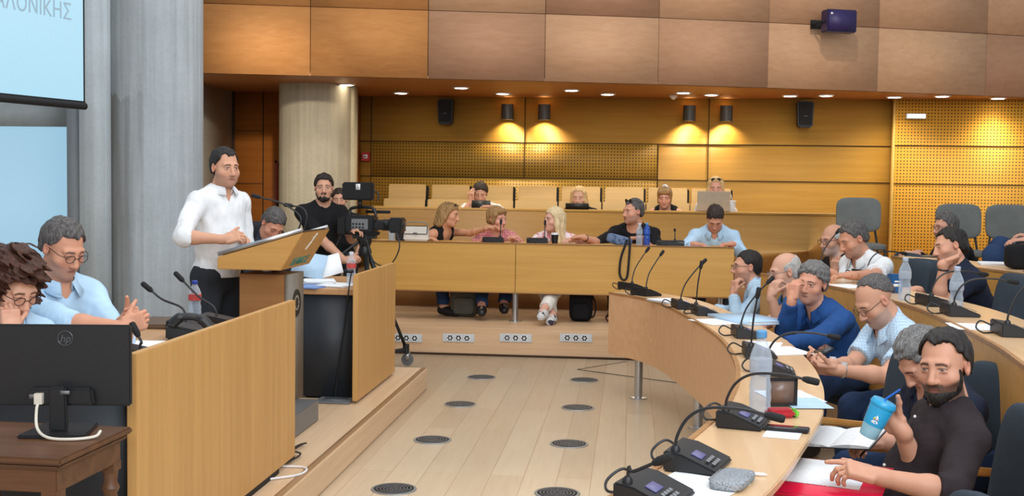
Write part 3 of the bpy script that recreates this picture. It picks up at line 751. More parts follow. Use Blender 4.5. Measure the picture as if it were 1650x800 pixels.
def skin_material():
    t = NT('skin'); a = t.n('ShaderNodeAttribute'); a.attribute_name = 'tone'
    f = t.noise(t.coords(), 60, 3); c = t.mix(t.math('MULTIPLY', f, .10), a.outputs['Color'], (.45, .20, .12)); t.col(c); t.set(.5, spec=.3)
    t.b.inputs['Subsurface Weight'].default_value = .0; t.bump(f, .08, .002); return t.m
SKIN = skin_material()
def hair_mat(name, c, c2):
    if name in MATS: return MATS[name]
    t = NT(name); v = t.coords((60, 60, 14)); f = t.noise(v, 2.2, 4, .6, .8)
    t.col(t.ramp(f, [(.35, lin(c)), (.65, lin(c2))])); t.set(.55, spec=.35); t.bump(f, .6, .006); MATS[name] = t.m; return t.m
HAIRC = {'black': ((18, 15, 14), (44, 38, 34)), 'dark': ((34, 26, 22), (62, 48, 40)), 'brown': ((64, 44, 30), (98, 70, 48)), 'grey': ((74, 72, 72), (132, 130, 128)), 'salt': ((52, 48, 48), (104, 100, 98)),
         'white': ((150, 148, 144), (196, 194, 190)), 'blonde': ((176, 140, 88), (222, 192, 140)), 'darkblonde': ((124, 92, 56), (176, 138, 88)), 'pale': ((196, 172, 130), (232, 212, 172)), 'auburn': ((44, 24, 18), (86, 50, 34))}

class Head:
    def __init__(s, c, yaw, pitch=0, roll=0, sc=1.0):
        y, p, r = (math.radians(v) for v in (yaw, pitch, roll)); s.s = sc; s.c = np.array(c, float)
        f = V(math.cos(y)*math.cos(p), math.sin(y)*math.cos(p), -math.sin(p)); rt = V(math.sin(y), -math.cos(y), 0); u = np.cross(rt, f)
        rt, u = rt*math.cos(r)+u*math.sin(r), -rt*math.sin(r)+u*math.cos(r); s.R = np.stack([rt, f, u], 1)
    def w(s, *p): return s.c+s.R @ (np.array(p, float)*s.s)
    def loc(s, P): return (P-s.c) @ s.R / s.s

def build_head(F, h, sex='m', fat=0, age=0):
    q = h.s; E = lambda c, r, k, op='add': F.ell(h.w(*c), np.array(r)*q, h.R, k*q, op)
    C = lambda a, b, ra, rb, k, op='add': F.cone(h.w(*a), h.w(*b), ra*q, rb*q, k*q, op)
    E((0, -.020, .036), (.074, .094, .083), .01); g = 0 if sex == 'm' else -.004
    E((0, .028, -.028), (.060+g+fat*.01, .064, .084), .03)
    E((0, .036, -.074), (.050+g+fat*.014, .050, .042), .03); E((0, .074, -.098), (.021, .017, .017), .025)
    for sx in (-1, 1):
        E((sx*.046, .052, -.030), (.022, .024, .02), .025); C((sx*.012, .080, .026), (sx*.042, .070, .022), .011 if sex == 'm' else .008, .010, .015)
        E((sx*.031, .094, .004), (.017, .016, .0115), .012, 'sub')
    for sx in (-1, 1):
        E((sx*.031, .0735, .004), (.0135, .0125, .0125), .003)
        C((sx*.019, .084, .0125), (sx*.043, .078, .0115), .0038, .0032, .006); C((sx*.021, .0835, -.0035), (sx*.042, .078, -.0035), .003, .003, .006)
    C((0, .084, .016), (0, .108, -.032), .0085, .0115, .014); E((0, .106, -.035), (.013, .012, .010), .008)
    for sx in (-1, 1): E((sx*.0125, .097, -.0375), (.008, .010, .0075), .006)
    C((-.017, .085, -.0625), (.017, .085, -.0625), .0055, .0055, .008); C((-.015, .084, -.0715), (.015, .084, -.0715), .0065, .0065, .006)
    C((-.021, .094, -.0667), (.021, .094, -.0667), .0022, .0022, .004, 'sub')
    for sx in (-1, 1):
        e = nrm(V(sx*.25, -.3, 1)); E((sx*.077, -.010, -.004), (.0085, .018, .030), .006); E((sx*.0815, -.004, -.001), (.0045, .0085, .014), .004, 'sub')
    
def tone_colors(P, h, tone, o):
    """per-vertex skin colours in head space: lips, brows, eyes, stubble, balding scalp"""
    n = len(P); base = np.array(lin(tone)); col = np.tile(base*np.array([1.0, 1.03, .96]), (n, 1)); q = h.loc(P); x, y, z = q.T; ax = np.abs(x)
    near = (np.abs(x) < .1) & (np.abs(y) < .14) & (np.abs(z) < .14)
    def mixin(w, c):
        w = np.clip(w, 0, 1)*near; col[:] = col*(1-w[:, None])+np.array(c)*w[:, None]
    g = lambda v, c, s: np.exp(-((v-c)/s)**2)
    face = y > .03
    mixin(.16*g(ax, .044, .02)*g(z, -.035, .022)*face, lin((196, 104, 92))); mixin(.18*g(ax, 0, .014)*g(z, -.034, .014)*(y > .09), lin((190, 104, 92)))
    mixin(.25*(ax > .074)*(np.abs(z) < .035), lin((196, 104, 92)))
    if o.get('stubble', 0): mixin(o['stubble']*np.clip((-.042-z+.25*np.maximum(ax-.045, 0)*1.6)/.012, 0, 1)*(y > -.005)*(z > -.13)*1.0, lin(o.get('stubc', (72, 64, 62))))
    if o.get('stache', 0): mixin(o['stache']*g(z, -.052, .007)*(ax < .03)*(y > .07), lin(o.get('stubc', (72, 64, 62))))
    mixin(.7*np.clip(1.6-1.5*np.sqrt((x/.021)**2+((z+.0667)/.0085)**2), 0, 1)*(y > .075), lin(o.get('lips', (156, 92, 84)))); mixin(.7*g(z, -.0667, .0018)*(ax < .021)*(y > .07), lin((80, 40, 38)))
    brow = o.get('brow', (44, 34, 30)); mixin(.9*np.clip(1.45-np.abs(z-(.0235-.5*np.maximum(ax-.034, 0)))/.0048, 0, 1)*(ax > .012)*(ax < .047)*(y > .05), lin(brow))
    mixin(.35*g(z, -.010, .006)*g(ax, .031, .012)*(y > .06), lin((150, 92, 84)))
    e = (y > .06); ex = ax-.031; open_ = o.get('eyes', 1.0)
    inside = np.clip(1.5-np.sqrt((ex/.0125)**2+((z-.0035)/(.0050*max(open_, .25)))**2)*1.2, 0, 1)*e
    if open_ > .4:
        mixin(inside, lin((214, 208, 202))); gz = o.get('gaze', 0); ir = np.hypot((x-np.sign(x)*.031-gz), z-.0035)
        mixin(inside*np.clip(1.9-ir/.0048, 0, 1), lin(o.get('iris', (52, 36, 26))))
    mixin(.85*np.clip(1.4-np.abs(z-(.0035+.0062*open_-20*ex**2))/.0022, 0, 1)*(np.abs(ex) < .014)*e, lin((40, 28, 26)))
    return col

def chain(F, P, R, k):
    for i in range(len(P)-1): F.cone(P[i], P[i+1], R[i], R[i+1], k)
def build_hand(F, wr, d, n, side, curl=.35, sc=1.0, spread=.12, thumb=None):
    """palm, four unequal bent fingers and a thumb; d along the fingers, n out of the palm, side +1 right hand"""
    d = nrm(d); n = nrm(n-d*np.dot(n, d)); t = np.cross(d, n)*side; R = np.stack([t, d, n], 1)
    F.cone(wr-d*.02*sc, wr+d*.03*sc, .023*sc, .024*sc, .02)
    F.box(wr+d*.052*sc, np.array((.030, .034, .004))*sc, R, .0105*sc, .012)
    for i, (o, L, r) in enumerate(((.0285, .070, .0086), (.0095, .079, .0088), (-.0095, .073, .0083), (-.0275, .057, .0074))):
        cu = curl[i] if isinstance(curl, (list, tuple)) else curl; a = 0; p = wr+d*(.086-.004*abs(i-1))*sc+t*o*sc; P = [p-d*.02*sc, p]; rr = [r*1.05*sc, r*1.05*sc]; base = nrm(d+t*spread*(.5-i/3))
        for j, fl in enumerate((.46, .31, .23)):
            a += cu*(.95, 1.25, .8)[j]; p = p+(base*math.cos(a)+n*math.sin(a))*L*fl*sc; P.append(p); rr.append(r*sc*(.97, .9, .8)[j])
        chain(F, P, rr, .0035)
    th = nrm(d*.65+t*.75+n*.25) if thumb is None else nrm(d*thumb[0]+t*thumb[1]+n*thumb[2])
    p0 = wr+d*.022*sc+t*.022*sc; p1 = p0+nrm(d*.7+t*.6+n*.25)*.036*sc; p2 = p1+th*.032*sc; p3 = p2+nrm(th+n*.4*np.mean(curl)+d*.3)*.026*sc
    chain(F, [p0, p1, p2, p3], [.0145*sc, .0115*sc, .0095*sc, .0078*sc], .005)

def ik(S, W, lu, lf, hint):
    v = W-S; L = np.linalg.norm(v)
    if L > (lu+lf)*.995: f = L/((lu+lf)*.995); lu *= f; lf *= f
    u = v/L; a = (lu**2-lf**2+L**2)/(2*L); h = math.sqrt(max(lu**2-a**2, 0)); q = hint-u*np.dot(hint, u); return S+u*a+nrm(q)*h
GLASS_F = plain('glasses_frame_dark', (26, 24, 26), .3); 
def glasses(h, parent, M, col=None, lens=None, up=0, name='glasses', thin=1.0):
    """rims, bridge and side arms worn on the nose, or pushed up on the hair"""
    b = MB(); q = h.s; zc, yc = (.0, .106) if not up else (.105, .055)
    fr = lambda x, y, z: h.w(x, y, z)
    for sx in (-1, 1):
        ring = [fr(sx*.032+.0225*math.cos(a), yc-.006*abs(math.cos(a)), zc+.0165*math.sin(a)) for a in np.linspace(0, 2*PI, 19)]
        b.tube(ring, .0016*q*thin, 6)
        b.tube([fr(sx*.054, yc-.008, zc+.006), fr(sx*.074, yc-.035, zc+.008), fr(sx*.079, yc-.10, zc+.010 if not up else zc-.02)], .0017*q*thin, 6)
    b.tube([fr(-.011, yc-.001, zc+.003), fr(0, yc+.003, zc+.006), fr(.011, yc-.001, zc+.003)], .0016*q*thin, 6)
    o = obj(name, b, col or GLASS_F, parent, True)
    if lens:
        for sx in (-1, 1):
            c = MB(); pts = [fr(sx*.032+.0215*math.cos(a), yc-.006*abs(math.cos(a)), zc+.0155*math.sin(a)) for a in np.linspace(0, 2*PI, 18, endpoint=False)]
            c.add(pts+[p+h.R[:, 1]*.0015 for p in pts], [tuple(range(18)), tuple(range(35, 17, -1))]+[(i, (i+1) % 18, 18+(i+1) % 18, 18+i) for i in range(18)]); obj('lens', c, lens, o, True)
    return o

def build_hair(h, style, mat, body, step, seed=1):
    q = h.s; f = style; fine = step
    R = .30 if f.get('long') else .17; lo = h.c-R*q; hi = h.c+R*q
    if f.get('long'): lo = lo-[0, 0, .1]
    F = Field(lo, hi, fine); E = lambda c, r, k, op='add': F.ell(h.w(*c), np.array(r)*q, h.R, k*q, op); C = lambda a, b, ra, rb, k, op='add': F.cone(h.w(*a), h.w(*b), ra*q, rb*q, k*q, op)
    t = f.get('t', .010); top = f.get('top', 0)
    E((0, -.021, .037+top*.5), (.074+t, .094+t, .083+t+top*.5), .01)
    if f.get('nape', 1): E((0, -.06, -.02), (.058+t*.7, .045+t, .055), .03)
    hl = f.get('line', .072)                                        # hairline height over the eyes
    # hairline: a slanted cut from the forehead down to the sideburns, higher at the temples when receding
    X, Y, Z = np.ix_(*F.ax); qq = [((X-h.c[0])*h.R[0, i]+(Y-h.c[1])*h.R[1, i]+(Z-h.c[2])*h.R[2, i])/q for i in range(3)]
    rc = f.get('recede', 0); ax = np.abs(qq[0]); sl = f.get('slope', .95)
    g = (qq[1]-.070+f.get('back', 0))-sl*(qq[2]-hl)+.0045*np.sin(170*qq[0]+60*qq[2]+seed)+.003*np.sin(330*qq[0]+90*qq[1]+2*seed)+rc*.034*np.exp(-((ax-.040)/.020)**2)+rc*.008-.012*(np.clip(ax-.058, 0, 1)/.02)**2*(qq[2] < .03)*(1 if f.get('long') else 0)
    F.D = np.maximum(F.D, (g*.7*q).astype(np.float32))
    if not f.get('long'):
        for sx in (-1, 1): E((sx*.084, -.010, -.014), (.018, .026, .036), .004, 'sub')
        g2 = -(qq[2]+.030)+(-(qq[1]-.0)*.0)-np.clip(-qq[1]-.020, 0, .03)*1.1
        F.D = np.maximum(F.D, (g2*q).astype(np.float32))
    if f.get('bald'): E((0, .035, .10+f.get('baldz', 0)), (.078, .125, .075), .008, 'sub')
    if not f.get('long'): F.cutplane(h.w(0, 0, f.get('cut', -.062)), -h.R[:, 2])
    for (a, b, ra, rb) in f.get('locks', ()): C(a, b, ra, rb, f.get('lk', .02))
    if f.get('long'): E((0, .118, -.05), (.05, .065, .12), .012, 'sub')
    F.waves(f.get('amp', .004)*q, f.get('freq', 110)/q, seed, f.get('squash', (1, 1, .35)))
    P, Q = F.mesh(); o = mesh_obj('hair', np_mesh('hair', P, Q), mat, body, True, True); return o

LONG = lambda w=.078, dn=-.19, front=.0: [((sx*.066, .012, .055), (sx*w, front+.01, -.05), .030, .028) for sx in (-1, 1)]+[((sx*w, front+.01, -.05), (sx*(w+.008), front-.0, dn), .028, .020) for sx in (-1, 1)]+[((0, -.075, .02), (0, -.09, dn+.01), .062, .050), ((.05, -.05, 0), (.055, -.06, dn), .04, .03), ((-.05, -.05, 0), (-.055, -.06, dn), .04, .03)]
SHIRTS = {}
def person(label, head, yaw, floor=0, look=(0, 0, 0), seat=.46, s=1.0, sex='m', arms=None, tone=(206, 156, 130), face=None, hair=None, hcol='dark', shirt=None, sleeve='long', collar=True, pants=None, legs='sit',
           res=1, fat=0, neck=(.05, .155), spec=None, specs_up=None, group=None, lyaw=None, shoes=None, twist=0, lean=0, necko=1.0, beard=None, shw=1.0, knees=None, feet=None, recl=None):
    """yaw: way the chest faces (deg, 0 = +x, 90 = away); look: yaw offset, pitch down, roll of the head"""
    face = face or {}; hf = (.0034, .0052, .0072)[res]; hh = (.0036, .0056, .007)[res]; hb = (.018, .021, .024)[res]; hc = (.0085, .011, .014)[res]
    yr = math.radians(yaw); ft = V(math.cos(yr), math.sin(yr), 0); h = Head(head, yaw+look[0], look[1], look[2], s)
    male = sex == 'm'; NB = h.c-V(0, 0, neck[1]*s)-ft*neck[0]*s; L0 = .50*s
    if legs == 'stand': hip = V(NB[0], NB[1], 0)-ft*.02; hip[2] = floor+.50*(NB[2]-floor)*1.21-.0; hip[2] = NB[2]-.53*s
    else:
        hz = floor+seat+.10*s; dz = NB[2]-hz; hip = NB.copy(); hip[2] = hz; hip -= ft*math.sqrt(max(L0**2-dz**2, .02**2)); 
        if recl is not None: hip = V(NB[0], NB[1], hz)+ft*recl
        if lean: hip += V(-math.sin(yr), math.cos(yr), 0)*lean
    a = nrm(NB-hip); L = np.linalg.norm(NB-hip); rt = nrm(np.cross(ft, a)); f = np.cross(a, rt); R = np.stack([rt, f, a], 1)
    T = lambda x, y, z: NB+R @ V(x*s, y*s, z*L)
    hw = (.178 if male else .152)*s*shw; tw = math.radians(twist); sr = rt*math.cos(tw)+f*math.sin(tw)
    SH = {+1: NB-a*.065*s+sr*hw, -1: NB-a*.065*s-sr*hw}
    lyr = math.radians(lyaw if lyaw is not None else yaw); lf = V(math.cos(lyr), math.sin(lyr), 0); lr = V(math.sin(lyr), -math.cos(lyr), 0)
    AR = {}
    for sd in (1, -1):
        A = dict((arms or {}).get('R' if sd > 0 else 'L') or {}); W = A.get('w')
        if W is None: W = T(sd*.17, .26, -.88) if legs != 'stand' else T(sd*.25, .05, -1.1)
        W = np.asarray(W, float); hint = np.asarray(A.get('hint', R @ V(sd*.5, -.5, -1.)), float); el = ik(SH[sd], W, .285*s, .25*s, hint)
        AR[sd] = (el, W, np.asarray(A.get('d', W-el), float), np.asarray(A.get('n', (0, 0, -1)), float), A.get('curl', .4), A.get('thumb'), A.get('spread', .12))
    LG = {}
    for sd in (1, -1):
        hj = hip+lr*sd*.088*s
        if knees: kn = np.asarray(knees[0 if sd > 0 else 1], float)
        elif legs == 'stand': kn = V(hj[0], hj[1], floor+.50*s)+lf*.02
        else: kn = hj+lf*.42*s+lr*sd*.05; kn[2] = floor+seat+.05
        if feet: an = np.asarray(feet[0 if sd > 0 else 1], float)
        elif legs == 'stand': an = V(hj[0], hj[1], floor+.09)
        else: an = V(kn[0], kn[1], floor+.09)+lf*.04
        LG[sd] = (hj, kn, an)
    pts = [h.w(0, 0, .16), h.w(0, .15, 0), h.w(0, -.15, 0), h.w(.1, 0, 0), h.w(-.1, 0, 0), hip-V(.2, .2, .14), hip+V(.2, .2, .1)]
    for sd in (1, -1): pts += [SH[sd]-.08, SH[sd]+.08, AR[sd][0]-.07, AR[sd][0]+.07, AR[sd][1]-.2, AR[sd][1]+.2]+[p-.1 for p in LG[sd]]+[p+.1 for p in LG[sd]]+[LG[sd][2]+lf*.26]
    lo, hi = np.min(pts, 0)-.03, np.max(pts, 0)+.03
    fine = [(h.c, .135*s, hf)]+[(AR[sd][1]+nrm(AR[sd][2])*.075, .105, hh) for sd in (1, -1)]
    F = Field(lo, hi, hb, fine)
    def torso(F, o, k=.05, skin=False):
        F.ell(T(0, .0, -.97), np.array((.160, .118, .115))*s+o, R, k); F.ell(T(0, .018+fat*.02, -.62), np.array(((.142 if male else .128)+fat*.03, .108+fat*.045, .155))*s+o, R, k)
        F.ell(T(0, .004, -.30), np.array((.158 if male else .138, .108, .165))*s+o, R, k)
        if not male:
            for sd in (1, -1): F.ell(T(sd*.065, .085, -.36), np.array((.062, .055, .065))*s+o, R, .04)
        for sd in (1, -1):
            F.cone(T(0, -.015, -.10), SH[sd], .062*s+o, .050*s+o, k); F.cone(h.w(0, -.03, -.10), SH[sd]*.62+NB*.38, .035*s+o*.3, .038*s+o, .04)
    def leg(F, sd, o, k=.03, c=None):
        hj, kn, an = LG[sd]; F.cone(hj, kn, .086*s+o, .060*s+o, k); F.cone(kn, an, .058*s+o, .040*s+o*1.4, k, cut=c)
    # body
    torso(F, 0); F.cone(NB+f*.012*s-a*.03, h.w(0, -.014, -.055), (.060 if male else .050)*s*necko, (.053 if male else .044)*s*necko, .03)
    for sd in (1, -1):
        el, W, d, n, cu, th, spd = AR[sd]; m_ = 1 if male else .85
        F.cone(SH[sd], el, .050*s*m_, .040*s*m_, .03); F.cone(el, el*.7+W*.3, .041*s*m_, .040*s*m_, .02); F.cone(el*.7+W*.3, W, .040*s*m_, .0255*s*m_, .02)
        leg(F, sd, 0); an = LG[sd][2]; F.cone(an, an+lf*.17*s-V(0, 0, .055), .038*s, .028*s, .02)
    build_head(F, h, sex, fat)
    for sd in (1, -1):
        el, W, d, n, cu, th, spd = AR[sd]; build_hand(F, W, d, n, sd, cu, s*(1.0 if male else .9), spd, th)
    P, Q = F.mesh(); me = np_mesh('person', P, Q)
    at = me.attributes.new('tone', 'FLOAT_COLOR', 'POINT'); cl = np.ones((len(P), 4), np.float32); cl[:, :3] = tone_colors(P, h, tone, face); at.data.foreach_set('color', cl.ravel())
    base = V(hip[0], hip[1], floor); M = Matrix.Translation(Vector(base)); me.transform(M.inverted())
    body = mesh_obj('person', me, SKIN); body.location = tuple(base); WORLD[body.name] = M; tag(body, label, 'person', group)
    seed = abs(hash(label)) % 1000 if False else sum(map(ord, label)) % 997
    # clothes
    if shirt is not None:
        G = Field(lo, hi, hc); o = .010*s; torso(G, o, .05)
        if sleeve != 'none':
            for sd in (1, -1):
                el, W = AR[sd][:2]
                if sleeve == 'short': G.cone(SH[sd], el, .050*s+o, .054*s+o, .03, cut=.72)
                else:
                    G.cone(SH[sd], el, (.049 if male else .043)*s+o, (.041 if male else .036)*s+o, .03); c = {'long': .93, 'roll': .20, 'elbow': .08}[sleeve]; G.cone(el, W, (.043 if male else .037)*s+o, .030*s+o*.8, .015, cut=c)
        G.waves(.006*s, 30, seed, (1, 1, .6)); G.waves(.0022*s, 85, seed+1, (1, 1, .5)); G.D -= .004
        up = nrm(h.w(0, -.02, -.06)-NB); v = {'crew': .0, True: .018, False: 0, 'v': .04}.get(collar, 0)
        G.cone(NB+f*.012*s-up*.0, NB+f*.012*s+up*.3, (.068 if male else .06)*s*necko, .08*s*necko, .006, 'sub')
        if v: G.cone(NB+f*.075*s+up*.02, NB+f*.105*s-up*v*3.2, .036*s, .006*s, .004, 'sub')
        if sleeve == 'none':
            for sd in (1, -1): G.ell(SH[sd]+rt*sd*.035*s+a*.02, (.062*s, .10*s, .14*s), R, .01, 'sub')
            G.cone(NB+f*.06, NB+f*.11-a*.08, .075*s, .05*s, .01, 'sub')
        G.cutplane(hip-a*(.06 if legs != 'stand' else .0)*s, -a)
        P, Q = G.mesh(); sh = mesh_obj('shirt', np_mesh('shirt', P, Q), shirt, body, True, True)
        if collar is True or collar == 'v':                           # fold-down collar
            A, B, Cc = [], [], []; side = np.cross(f, up)
            for ph in np.linspace(-PI*.87, PI*.87, 40):
                dr = -f*math.cos(ph)+rt*math.sin(ph); fr = (1+math.cos(ph))/2; c0 = NB+f*.014*s
                r0 = (.061 if male else .053)*s*necko
                fr = 1-fr; A.append(c0+dr*r0*1.06+up*(.010-.016*fr)*s); B.append(c0+dr*(r0*1.10)+up*(.062-.030*fr)*s); Cc.append(c0+dr*(r0*1.42+.022*fr*s)+up*(.022-.040*fr)*s)
            b = MB(); n = len(A); b.add(A+B+Cc, [(i, i+1, n+i+1, n+i) for i in range(n-1)]+[(n+i, n+i+1, 2*n+i+1, 2*n+i) for i in range(n-1)])
            c_ = obj('collar', b, shirt, sh, False, angle=70); c_.data.transform(M.inverted()); md = c_.modifiers.new('thick', 'SOLIDIFY'); md.thickness = .004; md.offset = 0
    if pants is not None:
        G = Field(np.min([lo, hip-.3], 0), hi, hc); o = .014*s
        G.ell(T(0, 0, -1.0), np.array((.152, .112, .115))*s+o*.6, R, .05)
        for sd in (1, -1): leg(G, sd, o, .04, .93)
        G.waves(.006*s, 34, seed+3); G.D -= .003; G.cutplane(V(0, 0, max(hip[2]+.07, LG[1][1][2]+.1, LG[-1][1][2]+.1)), V(0, 0, 1))
        P, Q = G.mesh(); tr = mesh_obj('trousers', np_mesh('trousers', P, Q), pants, body, True, True)
    for sd in (1, -1):
        an = LG[sd][2]; toe = an+lf*.17*s; G = Field(np.minimum(an, toe)-.1, np.maximum(an, toe)+.12, .010); z0 = an[2]-.09
        G.cone(an-lf*.02-V(0, 0, .03), an+lf*.06-V(0, 0, .035), .050*s, .046*s, .03); G.cone(an+lf*.06-V(0, 0, .045), an+lf*.165-V(0, 0, .052), .046*s, .040*s, .03); G.cutplane(V(0, 0, z0+.004), V(0, 0, -1)); G.cutplane(an+V(0, 0, .02), V(0, 0, 1))
        P, Q = G.mesh(); mesh_obj('shoe', np_mesh('shoe', P, Q), shoes or BLACK, body, True, True)
    if hair: build_hair(h, hair, hair_mat('hair_'+hcol, *HAIRC[hcol]), body, (.0042, .0058, .0074)[res], seed)
    if beard:
        G = Field(h.c-.15*s, h.c+.15*s, (.004, .0055, .007)[res]); E = lambda c, r, k, op='add': G.ell(h.w(*c), np.array(r)*s, h.R, k*s, op)
        sf = -.001 if beard.get('soft') else 0; E((0, .032, -.078), (.058+fat*.014-sf, .058-sf, .048-sf), .02); E((0, .074, -.100), (.028-sf, .024-sf, .026+beard.get('long', 0)), .02)
        for sx in (-1, 1):
            E((sx*.061, .024, -.038), (.009, .02, .04), .015)
            if not beard.get('soft'): E((sx*.016, .090, -.052), (.016, .008, .007), .008)
        E((0, .100, -.066), (.021, .02, .0085), .004, 'sub'); 
        for sx in (-1, 1): E((sx*.045, .075, -.03), (.030, .045, .030), .006, 'sub')
        E((0, .11, -.028), (.05, .04, .018), .004, 'sub'); G.waves(.0012 if beard.get('soft') else .003, 140, seed)
        P, Q = G.mesh(); mesh_obj('beard', np_mesh('beard', P, Q), hair_mat('hair_'+beard.get('c', hcol), *HAIRC[beard.get('c', hcol)]), body, True, True)
    if spec: glasses(h, body, M, spec if not isinstance(spec, bool) else None)
    if specs_up: glasses(h, body, M, None, BLACK, 1, 'sunglasses', 1.3)
    body_info = dict(h=h, hip=hip, T=T, AR=AR, SH=SH, M=M, f=f, rt=rt, a=a)
    return body, body_info
# ------------------------------------------------------------------ the people
SHORT = {'t': .010}; CROP = {'t': .006, 'recede': 1.0, 'amp': .002}; REC = {'t': .009, 'recede': 1.1}; HORSE = {'t': .006, 'bald': 1, 'amp': .002}
WHITE_S = cloth('white_cotton', (228, 230, 232)); LBLUE = cloth('light_blue_cotton', (176, 206, 230)); DENIM = cloth('denim_blue', (34, 74, 132)); CHECKB = cloth('pale_check', (196, 216, 232), pattern='check', c2=(160, 188, 214), scale=70)
BLACKC = cloth('black_cotton', (22, 22, 25)); NAVY = cloth('navy_cotton', (26, 34, 52)); BROWNB = cloth('dark_plum_cotton', (42, 33, 36)); PINKC = cloth('pink_plaid', (214, 150, 150), pattern='check', c2=(176, 92, 100), scale=38)
PINKW = cloth('white_pink_top', (228, 210, 212), pattern='blot', c2=(206, 140, 150), scale=22); JEANS = cloth('blue_jeans', (38, 58, 92)); DTROU = cloth('dark_trousers', (42, 46, 52)); WTROU = cloth('white_trousers', (218, 214, 206)); SUIT = cloth('dark_suit', (40, 44, 54)); TEALB = cloth('steel_blue_shirt', (66, 104, 146))
STRIPE = cloth('fine_stripe_blue', (186, 212, 232), pattern='stripe', c2=(156, 186, 212), scale=90)
def cheek(p, up=(0, 0, 1)): pass
PEOPLE = {}
def add(key, *a, **k): PEOPLE[key] = person(*a, **k); return PEOPLE[key]
# --- lectern speaker
hd = at_y(363, 270, 6.98)
add('lectern', 'man standing at the lectern in a white shirt with rolled sleeves and dark trousers', hd, -28, .17, (-14, 6, 0), legs='stand', tone=(206, 152, 128), face={'stubble': .3, 'brow': (30, 24, 22)}, hair=REC, hcol='black', shirt=WHITE_S, sleeve='roll', pants=DTROU, res=0, fat=.6,
    arms={'R': dict(w=at_y(362, 386, 6.72), d=(1, .2, .25), n=(0, .7, -.5), curl=.75, hint=V(-1, -.9, -.6)), 'L': dict(w=at_y(378, 388, 6.95), d=(1, -.35, .2), n=(-.2, -.5, -.8), curl=.6, hint=V(0, .7, -.9))})
# --- the head table on the left
add('glasses_left', 'grey-haired man with glasses in light blue shirt, hands clasped, seated at the dais desk', at_d(102, 400, 4.95), -30, .17, (4, 26, 0), tone=(208, 148, 124), face={'stubble': .35, 'stubc': (120, 112, 108), 'eyes': .3, 'brow': (80, 74, 72)}, hair={'t': .011, 'recede': .8}, hcol='salt', shirt=LBLUE, sleeve='roll', pants=DTROU, res=0, spec=True, seat=.46,
    arms={'R': dict(w=at_d(196, 528, 4.72), d=(.86, .42, .32), n=(-.45, .85, 0), curl=[.75, .8, .85, .9], spread=0, hint=V(-.3, -.7, -.8)), 'L': dict(w=at_d(200, 518, 4.86), d=(.86, -.42, .36), n=(-.45, -.85, 0), curl=[.8, .85, .9, .95], spread=0, hint=V(0, .6, -.9))})
add('curly', 'curly dark-haired person resting cheek on a hand at the left edge', at_d(22, 462, 4.45), -35, .17, (8, 30, 0), sex='f', tone=(214, 160, 138), face={'eyes': .3}, hair={'t': .04, 'amp': .020, 'freq': 120, 'squash': (1, 1, 1), 'locks': [((0, -.05, .0), (0, -.07, -.05), .08, .07), ((.07, 0, .02), (.08, 0, -.04), .045, .04), ((-.07, 0, .02), (-.08, 0, -.04), .045, .04)], 'cut': -.11}, hcol='auburn', shirt=LBLUE, sleeve='long', pants=DTROU, res=0, spec=True, seat=.44,
    arms={'L': dict(w=at_d(18, 535, 4.35), d=(-.1, .1, 1), n=(-.6, .5, .1), curl=.6, hint=V(.2, 0, -1)), 'R': dict(w=at_d(-30, 560, 4.1), d=(1, 0, 0), n=(0, 0, -1), curl=.4)})
add('bent', 'grey-haired man in a dark suit bending his head behind the lectern', at_y(440, 362, 8.45), -50, .17, (0, 42, 14), tone=(206, 144, 122), face={'eyes': .3}, hair=SHORT, hcol='salt', shirt=SUIT, sleeve='long', pants=SUIT, res=1, seat=.40)
# --- camera crew
add('operator', 'bearded camera operator in a black T-shirt standing behind the video camera', at_d(522, 303, 10.15), -55, 0, (-20, 0, 0), legs='stand', tone=(204, 152, 130), face={}, hair={'t': .014, 'recede': .4}, hcol='black', shirt=BLACKC, sleeve='short', collar='crew', pants=DTROU, res=1, beard={'c': 'black'}, s=1.0,
    arms={'L': dict(w=at_d(566, 372, 9.95), d=(1, -.4, .1), n=(0, 0, -1), curl=.6), 'R': dict(w=at_d(556, 420, 9.8), d=(1, -.2, .3), n=(0, .5, -.6), curl=.6)})
add('crew_seated', 'person half hidden behind the camera operator at the left end of the rear desk', at_y(547, 322, 12.15), -80, .27, (0, 5, 0), tone=(206, 154, 132), hair=SHORT, hcol='dark', shirt=BLACKC, sleeve='short', collar='crew', pants=DTROU, res=2)
